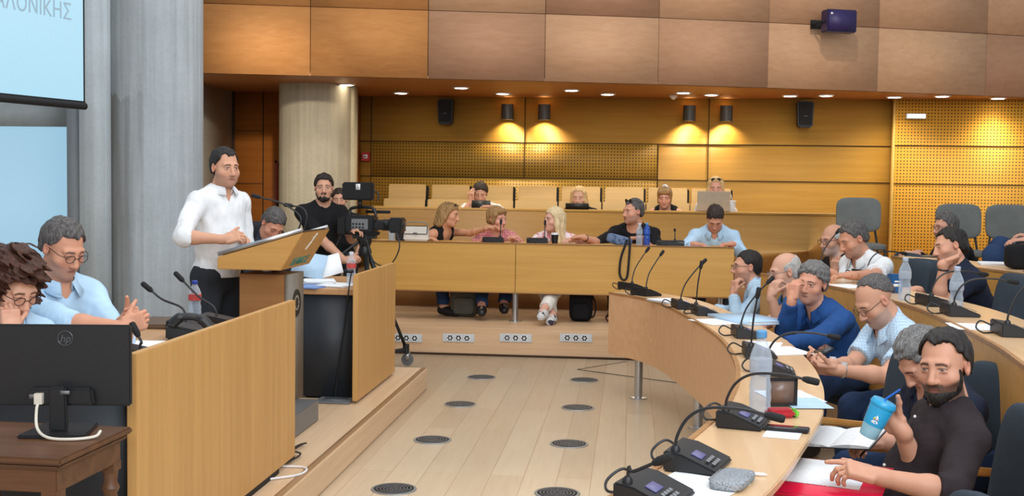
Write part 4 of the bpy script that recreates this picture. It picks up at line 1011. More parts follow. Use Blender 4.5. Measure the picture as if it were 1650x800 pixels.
# --- long rear desk
YR = 11.98
add('reach', 'woman in a dark sleeveless top stretching her bare arm along the rear desk', at_y(724, 346, YR), -30, .27, (20, 12, 12), sex='f', tone=(206, 148, 120), hair={'t': .012, 'long': 1, 'locks': LONG(.07, -.13, -.03)}, hcol='darkblonde', shirt=BLACKC, sleeve='none', collar=False, pants=JEANS, res=1, specs_up=True, shw=1.0, s=1.03,
    arms={'L': dict(w=at_y(786, 368, 11.78), d=(1, -.1, .25), n=(0, 0, -1), curl=.5, hint=V(0, 0, -1)), 'R': dict(w=at_y(686, 384, 11.72), d=(1, -.3, 0), n=(0, 0, -1), curl=.3)}, lean=.02)
add('plaid', 'short-haired blonde woman in pink plaid shirt at the rear desk', at_y(801, 353, YR), -82, .27, (48, 6, 0), sex='f', tone=(212, 150, 134), face={'gaze': .002}, hair={'t': .016, 'nape': 1, 'cut': -.075, 'locks': [((-.06, .02, .04), (-.07, .01, -.03), .03, .02), ((.06, .02, .04), (.07, .01, -.03), .03, .02), ((-.04, .055, .085), (.04, .06, .08), .03, .025)]}, hcol='darkblonde', shirt=PINKC, sleeve='elbow', pants=JEANS, res=1, specs_up=False, s=1.03, seat=.40,
    arms={'L': dict(w=at_y(822, 384, 11.7), d=(1, -.1, .2), n=(0, 0, -1), curl=.6), 'R': dict(w=at_y(780, 386, 11.68), d=(.6, -.5, 0), n=(0, 0, -1), curl=.5)}, feet=[at_y(776, 497, 11.62)+V(0, 0, .02), at_y(812, 490, 11.8)])
add('blonde', 'long-haired blonde woman in white trousers and sneakers at the rear desk', at_y(892, 354, YR), -95, .27, (-48, 2, 0), sex='f', tone=(214, 162, 146), hair={'t': .013, 'long': 1, 'locks': LONG(.078, -.22)}, hcol='pale', shirt=PINKW, sleeve='elbow', collar='v', pants=WTROU, shoes=cloth('white_sneaker', (206, 204, 204), pattern='blot', c2=(60, 60, 70), scale=16), res=1, s=1.04, seat=.41,
    arms={'R': dict(w=at_y(868, 386, 11.7), d=(.3, -.6, 0), n=(0, 0, -1), curl=.5), 'L': dict(w=at_y(925, 386, 11.72), d=(-.6, -.5, 0), n=(0, 0, -1), curl=.4)}, feet=[at_y(890, 508, 11.42), at_y(876, 500, 11.30)])
add('black_tee', 'grey-haired man in black T-shirt reaching along the rear desk', at_y(1020, 341, YR), -105, .27, (-40, 4, 0), tone=(204, 146, 124), face={'stubble': .35, 'stubc': (120, 112, 110)}, hair={'t': .008, 'recede': .6}, hcol='salt', shirt=BLACKC, sleeve='elbow', collar='crew', pants=DTROU, res=1, specs_up=True, fat=1.0, s=1.08, shw=1.05, seat=.40,
    arms={'R': dict(w=at_y(940, 383, 11.68), d=(-1, .05, .05), n=(0, -.2, -1), curl=.55, hint=V(-.2, -.2, -1)), 'L': dict(w=at_y(1032, 384, 11.66), d=(-1, -.2, 0), n=(0, 0, -1), curl=.4)})
add('bowed', 'man in light blue shirt bowing his head at the right end of the rear desk', at_y(1152, 352, 11.85), -92, .27, (0, 46, 0), tone=(206, 144, 122), face={'eyes': .25}, hair=SHORT, hcol='dark', shirt=LBLUE, sleeve='long', pants=DTROU, res=1, s=1.07, neck=(.09, .125), seat=.42,
    arms={'R': dict(w=at_y(1118, 394, 11.62), d=(.8, -.3, 0), n=(0, 0, -1), curl=.4), 'L': dict(w=at_y(1180, 394, 11.64), d=(-.8, -.3, 0), n=(0, 0, -1), curl=.4)})
# --- upper rear row
YU = 13.72
add('forehead', 'young dark-haired man in white shirt holding his forehead in the back row', at_y(774, 312, YU), -90, .55, (4, 20, 0), tone=(208, 156, 134), face={'eyes': .4, 'stubble': .25}, hair={'t': .018, 'line': .075}, hcol='dark', shirt=WHITE_S, sleeve='short', pants=DTROU, res=1, s=1.03, seat=.36, neck=(.07, .14),
    arms={'R': dict(w=at_y(759, 324, 13.62), d=(.05, -.05, 1), n=(.5, .7, 0), curl=.35, hint=V(-.6, 0, -1)), 'L': dict(w=at_y(790, 333, 13.4), d=(-.8, -.2, 0), n=(0, 0, -1), curl=.4)})
add('upper_blonde', 'long-haired blonde woman looking down in the middle of the back row', at_y(933, 318, YU), -98, .55, (0, 10, 0), sex='f', tone=(216, 166, 146), face={'eyes': .3}, hair={'t': .011, 'long': 1, 'line': .088, 'recede': .35, 'locks': LONG(.076, -.22, .0)}, hcol='blonde', shirt=BLACKC, sleeve='short', collar='crew', pants=DTROU, res=1, s=1.03, seat=.36, neck=(.06, .145))
add('hair_clip', 'woman with pinned-up fair hair and a white hair clip in the back row', at_y(1071, 318, YU), -102, .55, (6, 16, 0), sex='f', tone=(210, 152, 134), face={'eyes': .3}, hair={'t': .013, 'line': .062, 'cut': -.09, 'locks': [((0, -.06, .085), (0, -.075, .095), .042, .034), ((-.04, .06, .08), (.04, .064, .075), .028, .026), ((.066, .03, .05), (.07, .03, -.06), .02, .012), ((-.066, .03, .05), (-.07, .03, -.06), .02, .012)]}, hcol='darkblonde', shirt=BLACKC, sleeve='none', collar=False, pants=DTROU, res=2, s=1.03, seat=.36, neck=(.07, .14))
add('laptop_woman', 'blonde woman with sunglasses on her head behind the open laptop', at_y(1153, 303, YU), -92, .55, (0, 10, 0), sex='f', tone=(210, 152, 134), hair={'t': .013, 'long': 1, 'line': .085, 'recede': .3, 'locks': LONG(.074, -.12)}, hcol='blonde', shirt=WHITE_S, sleeve='short', collar='crew', pants=DTROU, res=2, specs_up=True, s=1.03, seat=.40,
    arms={'L': dict(w=at_y(1166, 320, 13.60), d=(-.5, -.1, .7), n=(-.4, .7, 0), curl=.7, hint=V(.6, 0, -1))})
# --- front curved row
add('black_glasses', 'black-haired man with dark glasses in light blue shirt, cheek on hand at the curved desk', at_d(1203, 430, 9.1), 170, 0, (20, 2, 0), tone=(206, 150, 128), face={'stubble': .3}, hair={'t': .006, 'recede': .4, 'amp': .002}, hcol='black', shirt=STRIPE, sleeve='long', pants=DTROU, res=1, spec=True, seat=.42, s=1.08, fat=.9,
    arms={'L': dict(w=at_d(1182, 474, 8.9), d=(.1, .1, 1), n=(.8, .4, .1), curl=.75, hint=V(-.6, -.4, -1)), 'R': dict(w=at_d(1150, 500, 9.0), d=(-1, -.2, 0), n=(0, 0, -1), curl=.4)})
add('bald', 'bald man with thin glasses and a hand over his mouth beside the denim-shirted man', at_d(1264, 438, 8.15), 188, 0, (4, 12, 0), tone=(208, 158, 138), face={'stubble': .2, 'eyes': .4, 'stubc': (150, 140, 136)}, hair=dict(HORSE, t=.003, baldz=-.02), hcol='white', shirt=TEALB, sleeve='short', pants=DTROU, res=1, spec=GREY_M, seat=.40, s=1.08,
    arms={'L': dict(w=at_d(1243, 478, 7.85), d=(.2, .1, .8), n=(.7, .5, -.1), curl=.7, hint=V(-.4, -.5, -1)), 'R': dict(w=at_d(1225, 530, 7.9), d=(-1, 0, 0), n=(0, 0, -1), curl=.4)})
add('denim', 'grey-haired man in blue denim shirt, hand at his temple, facing the camera', at_d(1308, 456, 7.15), 205, 0, (33, 6, 6), tone=(210, 148, 126), face={'stubble': .25, 'stubc': (150, 140, 136), 'brow': (90, 82, 78)}, hair={'t': .016, 'recede': .2, 'amp': .006}, hcol='grey', shirt=DENIM, sleeve='long', pants=JEANS, res=0, seat=.40, s=1.06, fat=.5,
    arms={'R': dict(w=at_d(1276, 484, 7.0), d=(.15, .1, 1), n=(.7, .5, .1), curl=.65, hint=V(-.6, -.2, -1)), 'L': dict(w=at_d(1262, 556, 6.7), d=(-.8, .4, 0), n=(0, 0, -1), curl=.4, hint=V(.3, -.8, -.5))})
add('phone_man', 'balding man with glasses in short-sleeved check shirt looking down at his phone', at_d(1409, 484, 6.0), 196, 0, (4, 38, 0), tone=(204, 150, 128), face={'stubble': .55, 'stubc': (150, 140, 134), 'eyes': .3, 'brow': (90, 82, 78)}, hair={'t': .006, 'back': .07, 'recede': .6, 'amp': .002}, hcol='salt', shirt=CHECKB, sleeve='short', pants=JEANS, res=0, spec=True, seat=.42, s=1.06, fat=.9, neck=(.075, .135),
    arms={'L': dict(w=at_d(1350, 597, 5.62), d=(-1, .15, .05), n=(.1, .6, .7), curl=.7, hint=V(.6, -.4, -.8)), 'R': dict(w=at_d(1337, 588, 5.85), d=(-1, -.3, .05), n=(.1, -.6, .7), curl=.6, hint=V(.2, .6, -.9))})
add('writer', 'grey-haired man bent over writing, half hidden behind the man with the cup', at_d(1484, 580, 4.72), 200, 0, (0, 48, 0), tone=(206, 150, 130), face={'eyes': .3}, hair={'t': .016, 'recede': .5, 'amp': .006}, hcol='grey', shirt=NAVY, sleeve='elbow', pants=JEANS, res=0, seat=.42, neck=(.09, .12), recl=-.10,
    arms={'L': dict(w=at_d(1424, 712, 4.42), d=(-1, 0, -.1), n=(0, .3, -1), curl=.6, hint=V(.4, -.4, -1)), 'R': dict(w=at_d(1430, 706, 4.62), d=(-1, -.1, -.2), n=(0, -.4, -.8), curl=.6)})
cup_c = at_d(1411, 677, 3.72)
add('cup_man', 'dark-bearded man in a plum-black shirt holding a blue cup, looking towards the camera', at_d(1521, 590, 3.84), 184, 0, (48, 6, -4), tone=(196, 142, 120), face={'stubble': .85, 'stache': .8, 'stubc': (40, 32, 30), 'brow': (26, 20, 18), 'eyes': .9}, hair={'t': .012, 'recede': .9, 'line': .080, 'back': .012, 'amp': .004}, hcol='black', shirt=BROWNB, sleeve='roll', pants=DTROU, res=0, beard={'long': .002, 'soft': 1}, seat=.38, s=.97, recl=.19,
    arms={'R': dict(w=cup_c+V(.088, .035, -.035), d=(-.62, .28, .62), n=(-.6, -.75, .1), curl=.62, hint=V(.5, .5, -1), thumb=(.5, .75, .3)), 'L': dict(w=at_d(1412, 768, 3.45), d=(-1, -.05, .25), n=(.1, .35, -.9), curl=[.15, .6, .7, .75], hint=V(.7, -.5, -.6))})
# --- second and third rows on the right
add('goatee', 'bald man with glasses and white moustache beside the man in the white polo', at_d(1341, 387, 9.5), 200, .2, (10, 10, 0), tone=(200, 146, 124), face={'stubble': .4, 'stubc': (190, 186, 182), 'stache': .7}, hair=dict(HORSE, baldz=-.01), hcol='white', shirt=BLACKC, sleeve='elbow', collar='crew', pants=DTROU, res=1, spec=True, seat=.40, s=1.05,
    arms={'L': dict(w=at_d(1346, 440, 9.3), d=(0, -.1, 1), n=(.5, .8, 0), curl=.6, hint=V(0, -.3, -1))})
add('polo', 'grey-haired man in a white polo shirt leaning over the second curved desk', at_d(1374, 385, 8.55), 208, .2, (-8, 26, 0), tone=(200, 142, 118), face={'stubble': .3, 'stubc': (130, 124, 120), 'eyes': .3, 'brow': (80, 74, 72)}, hair={'t': .009, 'recede': .7}, hcol='salt', shirt=WHITE_S, sleeve='short', pants=DTROU, res=1, seat=.40, s=1.08, fat=.6, neck=(.08, .135),
    arms={'L': dict(w=at_d(1372, 444, 8.0), d=(-.9, -.1, 0), n=(0, 0, -1), curl=.4), 'R': dict(w=at_d(1340, 440, 8.4), d=(-.9, 0, .2), n=(0, 0, -1), curl=.5)})
add('navy_rest', 'dark-haired man in a navy T-shirt resting his cheek on his hand with eyes closed', at_d(1530, 398, 7.7), 190, .2, (0, 10, -14), tone=(206, 150, 128), face={'stubble': .3, 'eyes': .2}, hair={'t': .012, 'recede': .9}, hcol='black', shirt=NAVY, sleeve='short', collar='crew', pants=DTROU, res=1, seat=.38, s=1.04,
    arms={'L': dict(w=at_d(1521, 425, 7.42), d=(.9, .1, .35), n=(0, .5, .8), curl=.5, hint=V(-.8, -.2, -1)), 'R': dict(w=at_d(1478, 468, 7.7), d=(-1, 0, 0), n=(0, 0, -1), curl=.35)})
add('back_black', 'grey-haired man with black glasses in a black jacket by the amber wall', at_d(1523, 366, 10.0), 196, .3, (4, 6, 0), tone=(204, 148, 128), face={'stubble': .35, 'stubc': (120, 114, 110)}, hair={'t': .010, 'recede': .4}, hcol='salt', shirt=BLACKC, sleeve='long', collar='crew', pants=DTROU, res=1, spec=True, seat=.36, s=1.02, fat=.5,
    arms={'L': dict(w=at_d(1478, 412, 9.7), d=(-1, 0, .25), n=(0, .2, -1), curl=.45, hint=V(0, -.4, -1)), 'R': dict(w=at_d(1480, 408, 10.1), d=(-1, 0, 0), n=(0, 0, -1), curl=.4)})
add('edge', 'person in dark clothes and jeans with crossed legs at the right edge', at_d(1712, 330, 9.3), 186, .3, (0, 10, 0), tone=(206, 150, 130), hair=SHORT, hcol='dark', shirt=BLACKC, sleeve='elbow', collar='crew', pants=JEANS, res=2, seat=.42,
    arms={'L': dict(w=at_d(1652, 388, 8.95), d=(-1, 0, .0), n=(0, .1, -1), curl=.35), 'R': dict(w=at_d(1662, 384, 9.3), d=(-1, 0, .3), n=(0, 0, -1), curl=.4)}, knees=[at_d(1612, 398, 9.2), at_d(1600, 412, 9.0)], feet=[at_d(1612, 398, 9.2)*[1, 1, 0]+V(.02, .05, .39), at_d(1600, 412, 9.0)*[1, 1, 0]+V(.04, -.05, .39)])
# chairs for the right rows, one under each sitter
for key, lab in (('black_glasses', 'charcoal chair of the man in black glasses at the far end of the curved desk'), ('bald', 'charcoal chair under the bald man at the curved desk'), ('denim', 'charcoal chair under the denim-shirted man'),
                 ('phone_man', 'charcoal chair with wooden armrest under the man looking at his phone'), ('writer', 'charcoal chair under the man bent over writing'), ('cup_man', 'charcoal chair under the man holding the blue cup'),
                 ('polo', 'charcoal chair under the white polo man'), ('goatee', 'charcoal chair under the man with white moustache'), ('navy_rest', 'charcoal chair under the man in the navy T-shirt'), ('back_black', 'charcoal chair under the man in the black jacket'), ('edge', 'charcoal chair under the person at the right edge')):
    b_, inf = PEOPLE[key]; fl = {'polo': .2, 'goatee': .2, 'navy_rest': .2, 'back_black': .3, 'edge': .3}.get(key, 0)
    hp = inf['hip']-inf['f']*[1, 1, 0]*.02; yw = math.atan2(inf['f'][1], inf['f'][0])
    hp = hp-inf['f']*[1, 1, 0]*({'cup_man': .18, 'writer': -.10}.get(key, 0))
    armchair(lab, (hp[0], hp[1], fl-.06), yw)
p = at_d(1513, 790, 3.0); armchair('empty charcoal chair nearest the camera at the bottom right', (p[0]-.1, p[1], -.16), math.radians(195))
p = at_d(1632, 490, 6.9); armchair('empty charcoal chair behind the second curved desk at the right edge', (p[0]-.22, p[1], .17), math.radians(190))
p = at_d(1468, 448, 8.4); armchair('empty charcoal chair between the white polo man and the man in navy', (p[0]-.2, p[1], .16), math.radians(195))
p = at_d(1458, 668, 5.0); armchair('empty charcoal chair between the check shirt and the man bent over writing', (p[0]-.2, p[1]-.05, -.02), math.radians(195))
def high_chair(label, hip, yaw, fl):
    t = thing('leather_chair', label, 'chair', (hip[0], hip[1], fl), yaw, 'leather chairs on the dais')
    obj('seat', rbox((.02, 0, .42), (.5, .5, .12)), LEATHER, t); obj('backrest', rbox((-.27, 0, .80), (.11, .54, .74), roty(-.12)), LEATHER, t)
    for s in (-1, 1): obj('armrest', MB().tube(smooth_path([(-.22, s*.28, .45), (-.2, s*.28, .66), (.1, s*.28, .67), (.14, s*.28, .45)], 5), .02, 8), BLACK, t)
    obj('pedestal', MB().lathe([(.28, 0), (.28, .02), (.05, .05), (.035, .38)], n=20), BLACK, t)
for key, lab in (('glasses_left', 'black leather chair behind the grey-haired man with glasses'), ('curly', 'black leather chair of the curly-haired person'), ('bent', 'black leather chair of the man in the dark suit')):
    b_, inf = PEOPLE[key]; hp = inf['hip']; high_chair(lab, hp-inf['f']*[1, 1, 0]*.03, math.atan2(inf['f'][1], inf['f'][0]), .17)

b_, inf = PEOPLE['hair_clip']; h_ = inf['h']; obj('hair_clip', MB().tube([h_.w(-.035, .01, .125), h_.w(-.01, -.005, .14), h_.w(.025, -.01, .132)], [.010, .016, .009], 10), WHITE, b_, True)
# ------------------------------------------------------------------ props
PAPER = plain('white_paper', (236, 238, 240), .7, vary=.02); PAPERB = plain('pale_blue_card', (176, 204, 228), .6); CLEAR = thin_glass('clear_plastic', (226, 236, 244), .2)
def printed(name, c=(236, 238, 240), ink=(204, 206, 211), pitch=.009):
    t = NT(name); tc = t.n('ShaderNodeTexCoord'); sp = t.n('ShaderNodeSeparateXYZ'); t.l(tc.outputs['Object'], sp.inputs[0])
    ln = t.math('LESS_THAN', t.math('FRACT', t.math('DIVIDE', sp.outputs['Y'], pitch)), .38)
    wd = t.math('GREATER_THAN', t.noise(t.coords((70, 111, .01)), 1, 1), .36); mg = t.math('LESS_THAN', t.math('ABSOLUTE', sp.outputs['X']), .082); mh = t.math('LESS_THAN', t.math('ABSOLUTE', sp.outputs['Y']), .125)
    t.col(t.mix(t.math('MULTIPLY', t.math('MULTIPLY', ln, wd), t.math('MULTIPLY', mg, mh)), lin(c), lin(ink))); t.set(.7); return t.m
PRINT = printed('printed_paper')
def sheet(label, loc, rz, size=(.21, .297), mat=None, n=1, h=.0012, name='paper_sheet', cat='paper', group=None):
    """a few sheets, slightly fanned, lying flat; each pile is one bound or loose document"""
    b = MB(); r = np.random.default_rng(int(abs(loc[0])*1000) % 99991)
    for k in range(n):
        R = rotz(r.uniform(-.06, .06) if k else 0); b.box((r.uniform(-.006, .006)*bool(k), r.uniform(-.006, .006)*bool(k), h*(k+.5)), (size[0], size[1], h*.9), R)
    o = obj(name, b, mat or PAPER, smooth=False); o.location = tuple(map(float, loc)); o.rotation_euler = (0, 0, rz)
    return tag(o, label, cat, group)
def bottle(label, loc, cap=(40, 84, 170), h=.215, blue=False, lab=(196, 60, 56), group='water bottles', s=1.0, name='water_bottle'):
    t = thing(name, label, 'bottle', loc, 0, group); r = .033*s; k = h/.215
    prof = [(.004, .004), (r*.9, 0), (r, .008*k), (r*.94, .03*k), (r, .045*k), (r*.95, .06*k), (r, .075*k), (r*.86, .09*k), (r*.86, .10*k), (r, .115*k), (r, .143*k), (r*.93, .155*k), (r*.76, .170*k), (r*.56, .184*k), (r*.42, .194*k), (r*.40, .203*k)]
    obj('bottle_body', MB().lathe(prof, n=20), thin_glass('blue_plastic', (40, 90, 190), .6) if blue else CLEAR, t)
    obj('cap', MB().lathe([(r*.46, .199*k), (r*.48, .201*k), (r*.48, .215*k), (r*.4, .218*k)], n=16), plain('bottle_cap_%d' % cap[2], cap, .4), t)
    obj('water', MB().lathe([(.003, .005), (r*.86, .006), (r*.86, .09*k), (r*.78, .095*k), (r*.78, .10*k), (r*.86, .12*k), (r*.86, .128*k), (.003, .13*k)], n=16), thin_glass('water', (206, 220, 230), .03), t)
    obj('bottle_label', MB().lathe([(r*1.012, .112*k), (r*1.015, .114*k), (r*1.015, .143*k), (r*1.012, .145*k)], n=20), plain('bottle_label_%d_%d' % lab[:2], lab, .5) if min(lab) < 150 else thin_glass('clear_label', (206, 212, 220), .35), t)
    return t
def near_dir(path, p):
    i = int(np.argmin([np.hypot(*(q-p[:2])) for q in path])); a = path[max(i-1, 0)]; c = path[min(i+1, len(path)-1)]; d = nrm(c-a); return math.atan2(d[0], -d[1])
SCREEN_V = glow('console_screen', (70, 60, 170), .55)
def console(label, loc, rz, neck, group='conference microphone consoles', lit=True, side=-1):
    """wedge desk unit; +x is towards its user; neck = [(towards user, height, sideways), ...]"""
    t = thing('microphone_console', label, 'microphone', loc, rz, group)
    bd = obj('console_body', MB().prism([(-.075, 0), (.085, 0), (.085, .014), (-.02, .055), (-.075, .062)], 'y', -.105, .105), BLACK, t, bevel=.005)
    sl = math.atan2(.041, .105); R = roty(sl); c = V(.035, 0, .0335); nz = R @ V(0, 0, 1)
    obj('display', MB().box(c+V(-.022, .03*side, .0085)+nz*.0022, (.034, .06, .002), R), SCREEN_V if lit else GREY_M, bd)
    k = MB()
    for i in range(4):
        for j in range(2): k.box(c+V(.012+.018*j, -.05+.02*i+.01*side, 0)+nz*(.0065-.0)-V(0, 0, (.012+.018*j)*.39), (.011, .013, .003), R)
    obj('keypad', k, plain('key_grey', (128, 130, 134), .5), bd)
    y0 = .075*side; pts = smooth_path([V(-.045, y0, .055), V(-.042, y0, .10)]+[V(a, y0+b, z) for a, z, b in neck], 6); d = nrm(pts[-1]-pts[-2])
    gn = obj('gooseneck', MB().tube(pts, .0048, 8).lathe([(.014, .05), (.014, .066), (.008, .075)], (-.045, y0, 0), 14), BLACK, t)
    obj('mic_capsule', MB().tube([pts[-1]-d*.005, pts[-1]+d*.012, pts[-1]+d*.045, pts[-1]+d*.052], [.008, .0125, .0125, .009], 12), BLACK_M, gn)
    obj('cable', MB().tube(smooth_path([V(-.07, -y0, .03), V(-.12, -y0*1.2, .05), V(-.15, -y0*.6, .025), V(-.13, 0, .006), V(-.08, .02, .006)], 6), .0042, 6), BLACK, t)
    return t
UP = [(-.01, .18, .01), (.06, .27, .02), (.10, .31, .03)]; FWD = [(-.01, .16, 0), (.05, .195, .0), (.15, .20, 0), (.22, .19, 0)]; UPR = [(-.035, .2, 0), (-.02, .3, 0)]
for px, py, nk, lab, sd in ((1018, 467, UP, 'microphone console at the far tip of the curved desk', -1), (1040, 476, UP, 'microphone console second from the far tip of the curved desk, tall gooseneck', -1), (1103, 497, UP, 'microphone console left of the closed blue folder', -1), (1136, 507, UPR, 'microphone console directly before the man in black glasses', 1),
                            (1203, 543, UP, 'microphone console before the bald man with two crossing goosenecks', -1), (1222, 574, UPR, 'microphone console before the denim-shirted man', -1), (1250, 602, FWD, 'microphone console behind the tall water bottle', -1), (1196, 684, FWD, 'microphone console with lit display beside the phone and bottle', -1),
                            (1122, 752, FWD, 'microphone console with violet display before the grey pouch', -1), (1052, 806, [(-.03, .09, 0), (.03, .12, 0)], 'microphone console nearest the camera, cut by the bottom edge', -1)):
    p = at_z(px, py, .811)
    console(lab, p, near_dir(R1, p), nk, side=sd)
for px, py, nk, lab in ((1398, 448, FWD, 'microphone console before the white polo man'), (1322, 440, UP, 'microphone console at the far end of the second curved desk'), (1505, 492, FWD, 'microphone console before the man in the navy T-shirt'), (1545, 508, FWD, 'microphone console right of the clear bottle on the second desk'), (1632, 540, UP, 'microphone console at the right edge on the second curved desk')):
    p = at_z(px, py, 1.001); console(lab, p, near_dir(R2, p), nk, lit=False)
for px, lab in ((795, 'microphone console before the woman in pink plaid'), (866, 'microphone console before the blonde woman in white trousers'), (1075, 'microphone console right of the blue bottle on the rear desk')):
    p = at_y(px, 388, 11.55); p[2] = 1.062; console(lab, p, PI/2, [(-.04, .13, 0), (-.01, .19, .0)] if px < 1000 else [(-.03, .13, 0), (.02, .15, 0)], lit=False)
bottle('tall clear water bottle with blue cap on the front curved desk', at_z(1224, 668, .811), (90, 150, 200), .31, s=1.25, lab=(214, 220, 226))
bottle('clear water bottle on the second desk before the man in navy', at_z(1540, 507, 1.001), (170, 180, 196), .25, lab=(206, 212, 220), s=1.1)
bottle('clear water bottle beside the blue pack on the second desk', at_z(1457, 484, 1.001), (170, 180, 196), .25, lab=(206, 212, 220), s=1.1)
p = at_y(1030, 392, 11.55); p[2] = 1.062; bottle('clear bottle with white label on the rear desk', p, (200, 206, 214), .22, lab=(226, 200, 200))
p = at_y(1042, 392, 11.58); p[2] = 1.062; bottle('blue bottle on the rear desk before the man in black', p, (60, 110, 200), .225, blue=True, lab=(46, 90, 180))
p = at_y(566, 470, 7.9); p[2] = .926; bottle('patterned water bottle on the far dais desk by the camera', p, (210, 214, 220), .235, lab=(190, 70, 66))
bottle('water bottle with blue cap and red label on the near dais desk', at_z(314, 517, .926), (36, 60, 150), .205, lab=(190, 66, 62))
t = thing('blue_pack', 'small blue lettered pack on the second desk by the bottle', 'box', at_z(1441, 472, 1.001), .3)
obj('pack_body', MB().bb((-.04, -.03, 0), (.04, .03, .12)), plain('pack_blue', (24, 84, 136), .4), t, bevel=.006); obj('printed_mark', MB().bb((-.025, -.0315, .04), (.025, -.0300, .058)).bb((-.018, -.0315, .068), (.022, -.03, .078)), WHITE, t)

# papers and small things on the front curved desk
sheet('white sheet under the nearest microphone console at the bottom edge', at_z(1110, 790, .811), -.5, (.23, .32), n=2)
sheet('small printed leaflet under the dark phone', at_z(1262, 699, .811), -.25, (.12, .17), PRINT)
sheet('white papers spread beside the red pouch on the curved desk', at_z(1272, 640, .811), .25, (.20, .26), n=3); sheet('blue-edged documents half over the inner desk edge', at_z(1297, 650, .8135), .15, (.16, .22), PAPERB, n=1)
sheet('white sheets before the man looking at his phone', at_z(1262, 566, .811), .35, (.22, .28), n=2); sheet('white sheet beside the crossing goosenecks', at_z(1228, 556, .812), -.2, (.2, .25))
sheet('white paper before the man in black glasses', at_z(1152, 519, .811), .5, (.22, .30)); sheet('stack of white papers near the far tip of the curved desk', at_z(1075, 487, .811), .55, (.18, .26), n=8, h=.002)
p = at_z(1205, 517, .811); t = thing('blue_folder', 'closed pale blue folder on the curved desk by the striped sleeve', 'folder', p, .45)
obj('cover', MB().bb((-.15, -.24, 0), (.15, .24, .004)).bb((-.15, -.24, .018), (.15, .24, .022)).bb((-.154, -.24, 0), (-.149, .24, .022)), PAPERB, t); obj('pages', MB().bb((-.147, -.235, .0045), (.145, .235, .0175)), PAPER, t)
def phone(label, loc, rz, parent=None):
    t = thing('smartphone', label, 'phone', loc, rz)
    obj('case', MB().bb((-.037, -.076, 0), (.037, .076, .008)), BLACK, t, bevel=.003); obj('screen', MB().bb((-.033, -.071, .0081), (.033, .071, .0088)), plain('phone_glass', (40, 42, 46), .08), t); return t
phone('dark smartphone on the small leaflet', at_z(1268, 693, .8135), 1.35)
p = at_z(1256, 672, .811); t = thing('red_pouch', 'small red case with a green end on the curved desk', 'case', p, .2)
obj('case_body', MB().bb((-.05, -.035, 0), (.05, .035, .03)), plain('pouch_red', (176, 32, 46), .4), t, bevel=.01); obj('green_end', MB().bb((.047, -.03, .002), (.066, .03, .028)), plain('pouch_green', (120, 196, 70), .4), t, bevel=.006)
p = at_z(1254, 660, .811); t = thing('frame_stand', 'small dark upright frame leaning behind the red case', 'frame', p+V(.02, .06, 0), .2)
obj('border', MB().bb((-.06, -.006, 0), (.06, .006, .012)).bb((-.06, -.006, .1), (.06, .006, .112)).bb((-.06, -.006, 0), (-.048, .006, .112)).bb((.048, -.006, 0), (.06, .006, .112)), BLACK, t); obj('pane', MB().bb((-.048, -.003, .012), (.048, .003, .1)), plain('pane_grey', (120, 96, 84), .3), t)
t = thing('grey_pouch', 'grey speckled cloth pouch on the curved desk before the display', 'pouch', at_z(1180, 781, .811), -.35); obj('cloth', rbox((0, 0, .014), (.10, .20, .028)), cloth('speckled_grey', (150, 154, 158), pattern='blot', c2=(104, 108, 114), scale=220), t); obj('zip', MB().tube([(-.05, -.06, .022), (-.052, .06, .022)], .003, 6), GREY_M, t)
t = thing('pen', 'white pen lying across the curved desk', 'pen', at_z(1196, 763, .816), -.1); obj('barrel', MB().tube([(-.07, 0, 0), (.06, 0, 0), (.072, 0, 0)], [.005, .005, .001], 8), WHITE, t); obj('clip', MB().bb((-.07, -.0015, .005), (-.03, .0015, .008)), GREY_M, t)
# things held or on knees at the front right
b_, inf = PEOPLE['cup_man']
ax_ = nrm(V(.40, -.12, 1)); s1 = nrm(np.cross(ax_, V(0, 1, 0))); Rc = np.stack([s1, np.cross(ax_, s1), ax_], 1)
t = thing('plastic_cup', 'blue lidded plastic cup with straw in the hand of the bearded man', 'cup', cup_c)
CB = plain('cup_blue', (44, 158, 206), .25)
obj('cup_body', MB().lathe([(.031, 0), (.034, .004), (.0385, .05)], cup_c-ax_*.07, 28, Rc).lathe([(.0385, .05), (.0455, .132)], cup_c-ax_*.07, 28, Rc), thin_glass('frosted_cup', (150, 205, 222), .75), t, True)
obj('sleeve', MB().lathe([(.0392, .05), (.0396, .052), (.0462, .130), (.0458, .132)], cup_c-ax_*.07, 28, Rc), CB, t, True)
obj('lid', MB().lathe([(.0485, .130), (.0495, .134), (.0475, .142), (.044, .15), (.012, .152)], cup_c-ax_*.07, 28, Rc), CB, t, True)
sd_ = nrm(V(.8, -.25, .55)); obj('straw', MB().tube([cup_c+ax_*.06, cup_c+ax_*.09, cup_c+ax_*.10+sd_*.055], .004, 8), plain('straw_blue', (30, 96, 190), .4), t, True)
em = MB(); vdir = nrm(V(-cup_c[0], -cup_c[1], CAM_H-cup_c[2])); vd = nrm(vdir-ax_*np.dot(vdir, ax_)); hx = np.cross(ax_, vd)
def on_cup(u, w): r = .0385+(.0455-.0385)*(w+.02)/.082+.0013; a = u/r; return cup_c-ax_*.0+ax_*(w-.0)+(vd*math.cos(a)+hx*math.sin(a))*r
def patch(poly): 
    P = [on_cup(*q) for q in poly]; return P
for poly, mt in (([(-.014, -.004), (0, -.008), (.014, -.004), (.008, .004), (-.008, .004)], WHITE), ([(-.002, .006), (.0, .028), (.012, .008)], WHITE), ([(-.004, .006), (-.003, .022), (-.012, .008)], plain('emblem_yellow', (226, 206, 96), .4))):
    P = patch(poly); n_ = len(P); em = MB().add(P+[q+vd*.001 for q in P], [tuple(range(n_)), tuple(range(2*n_-1, n_-1, -1))]+[(i, (i+1) % n_, n_+(i+1) % n_, n_+i) for i in range(n_)]); obj('emblem', em, mt, t, True)
